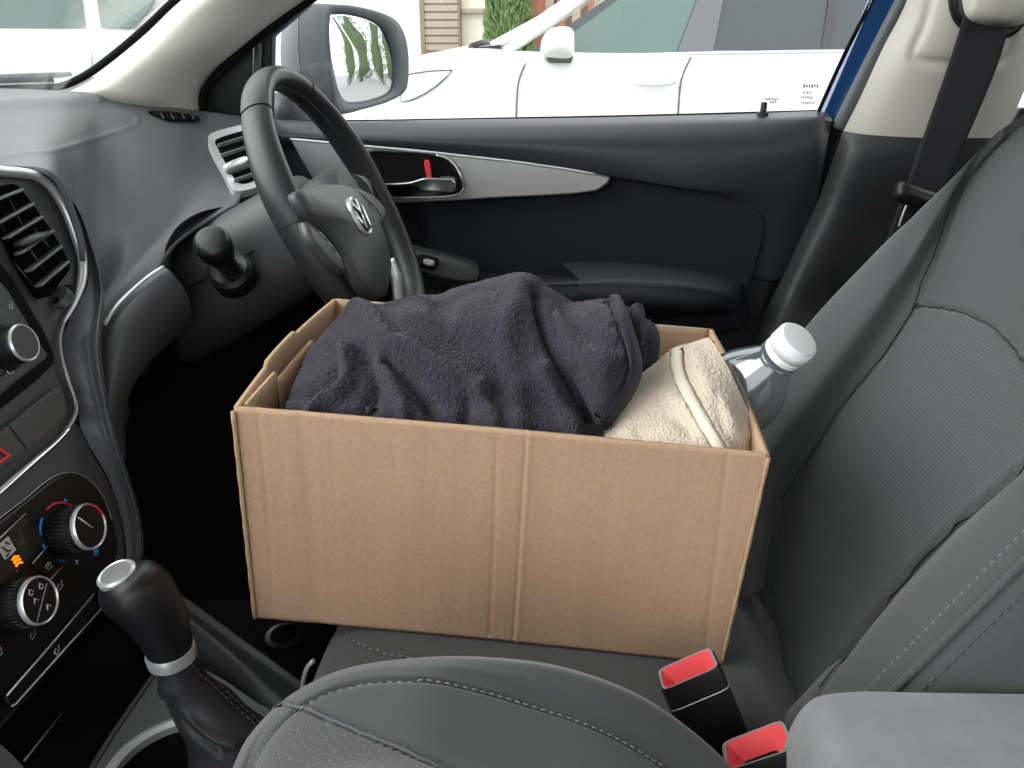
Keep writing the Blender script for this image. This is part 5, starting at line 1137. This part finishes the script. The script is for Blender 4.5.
for xx in (vx1-.75, vx1-3.4):
    for yy_, sg in ((YV-.014, -1), (YV+1.91, 1)):
        lathe('wheel_arch', [(.38, 0), (.37, .004), (0, .004)], (xx, yy_, .36), (0, sg, 0), M['rubber'], van, n=40)
        lathe('wheel', [(.0, .0), (.2, .0), (.31, .0), (.33, -.01), (.33, -.16), (.2, -.17)], (xx, yy_+sg*.012, .33), (0, sg, 0), M['tyre'], van, n=40)
# own car's cowl and wiper at the windshield foot
cw_ = thing('windshield_wiper', V(20, 78, 1.3), 'grey wiper lying at the foot of the windshield above the dashboard', 'wiper')
plate('cowl_panel', np.array([V(-400, 84, .9), V(-400, 76, 1.2), V(60, 74, 1.45), V(95, 76, 1.35), V(62, 86, 1.22), V(0, 90, 1.12)]), (0, 0, 1), .02, M['graytrim'], cw_, smooth=False)
tube('wiper_arm', [V(-60, 82, 1.15), V(-10, 78.5, 1.25), V(30, 77, 1.33), V(70, 75, 1.4)], .006, M['house'], cw_)
tube('wiper_blade', [V(-80, 85, 1.10), V(-20, 82, 1.18), V(20, 81, 1.24), V(52, 80, 1.28)], .007, M['black'], cw_)

# ---- buildings -------------------------------------------------------
def wallY(name, px0, px1, Y, z1, m, d=.3, kind='structure'):
    x0, x1 = V(px0, 50, Y)[0], V(px1, 50, Y)[0]; o = bx(name, x0, x1, Y, Y+d, 0, z1, m, smooth=False); tag(o, kind=kind); return o
hsx = thing('house', V(400, 50, 14)*np.array((1, 1, 0)), 'pale rendered house with tan slatted garage door across the street', 'house')
def hpart(name, px0, px1, Y, z0, z1, m, d=.3): x0, x1 = V(px0, 50, Y)[0], V(px1, 50, Y)[0]; return bx(name, x0, x1, Y, Y+d, z0, z1, m, hsx, smooth=False)
hpart('wall', 292, 700, 13.4, 0, 4.5, M['render'], .4)
gd = hpart('garage_door', 426, 459, 13.3, 0, 3.4, M['tan'], .1)
gx0, gx1 = V(426, 50, 13.3)[0], V(459, 50, 13.3)[0]
for k in range(30): bx('door_slat', gx0, gx1, 13.265, 13.30, .06+k*.112, .06+k*.112+.085, M['tan'], gd, smooth=False)
hpart('door_post', 421, 425.5, 13.25, 0, 3.5, M['brown'], .15); hpart('door_post', 459, 461, 13.25, 0, 3.5, M['brown'], .15)
hpart('wall_ledge', 462, 495, 13.3, 1.72, 1.78, M['tan'], .1)
bw = thing('brick_wall', V(270, 50, 12)*np.array((1, 1, 0)), 'red brick wall end visible between pillar and door mirror', 'wall')
bx('wall', V(240, 50, 12)[0], V(291, 50, 12)[0], 12, 12.4, 0, 1.15+.55, M['brick'], bw, smooth=False)
tn = thing('timber_house', V(545, 50, 16)*np.array((1, 1, 0)), 'brown timber front behind the roof line of the white car', 'house')
bx('wall', V(524, 50, 12.6)[0], V(640, 50, 12.6)[0], 12.6, 13.2, 0, 4.2, M['brown'], tn, smooth=False)
for px in (533, 541, 549, 560, 575, 590): x = V(px, 50, 12.6)[0]; bx('post', x-.06, x+.06, 12.5, 12.6, 0, 4.1, M['tan' if px in (549, 575) else 'brick'], tn, smooth=False)
def conifer(x, y, r, h, label, m, n=2600, grp=None, sd=1):
    t = thing('conifer', (x, y, 0), label, 'conifer', grp); q = np.random.default_rng(sd); Vs = []; F = []
    lathe('trunk', [(.09, 0), (.05, h*.6), (0, h*.8)], (x, y, 0), (0, 0, 1), M['bark'], t, n=10)
    core = [(r*.75*min(1, (k/4))*(1-(k/22)**4)+.01, .15+h*.97*k/22) for k in range(23)]; lathe('inner_foliage', core, (x, y, 0), (0, 0, 1), m, t, n=16)
    for i in range(n):
        s_ = q.uniform(0, 1); a = q.uniform(0, 2*math.pi); rr_ = r*min(1, .5+s_*4)*(1-s_**5)*q.uniform(.82, 1.08); p = np.array((x+rr_*math.cos(a), y+rr_*math.sin(a), .1+h*s_))
        L = q.uniform(.10, .2); w_ = L*.28; up = np.array((math.cos(a)*.4, math.sin(a)*.4, 1)); up /= np.linalg.norm(up); sd_ = np.array((-math.sin(a), math.cos(a), q.uniform(-.4, .4)))
        b = len(Vs); Vs += [p-sd_*w_, p+up*L*.5+np.array((math.cos(a), math.sin(a), 0))*w_*.6, p+sd_*w_, p+up*L]; F += [[b, b+1, b+3], [b+1, b+2, b+3]]
    mk('foliage', Vs, F, m, t, smooth=False); return t
pc = V(508, 50, 12.2); conifer(pc[0], 12.2, .31, V(508, -2, 12.2)[2]+.5, 'green clipped conifer standing beside the garage wall', M['leaf'], sd=4)
k = 0
for x, y, h in [(5.2, 9.2, 4.2), (6.9, 9.4, 3.8), (8.6, 9.3, 4.6), (10.3, 9.2, 4.2), (12.0, 8.8, 4.9), (13.8, 8.2, 4.3), (15.6, 7.4, 5.0)]:
    conifer(x, y, .62, h, 'tall dark conifer of the hedge reflected in the door mirror', M['leafd'], n=1500, grp='conifers in the hedge', sd=20+k); k += 1
fm = thing('floor_mat', (-.35, .62, .30), 'black carpet floor mat in the dark footwell below the steering wheel', 'floor mat')
bx('mat', -.62, -.12, .40, .98, .301, .309, M['carpet'], fm, bevel=.003)
ma = VZ(285, 636, .312); lathe('mat_anchor', [(.030, 0), (.030, .003), (.022, .005), (.020, .003)], ma, (0, 0, 1), M['black'], fm, cap=False, n=32)

# ================================================================== LIGHT
w = bpy.data.worlds.new('sky'); S.world = w; w.use_nodes = True
bg = w.node_tree.nodes['Background']; bg.inputs[0].default_value = (.97, .985, 1.0, 1); bg.inputs[1].default_value = 3.0
S.view_settings.view_transform = 'Standard'; S.view_settings.look = 'None'; S.view_settings.gamma = 1; S.view_settings.use_curve_mapping = False
S.view_settings.exposure = 0.0

sun = bpy.data.objects.new('sun', bpy.data.lights.new('sun', 'SUN')); COL.objects.link(sun); sun.data.energy = 4.0; sun.data.angle = R_(60); sun.data.color = (1.0, .985, .96)
sun.rotation_euler = Vector((-.88, -.22, .52)).to_track_quat('Z', 'Y').to_euler()
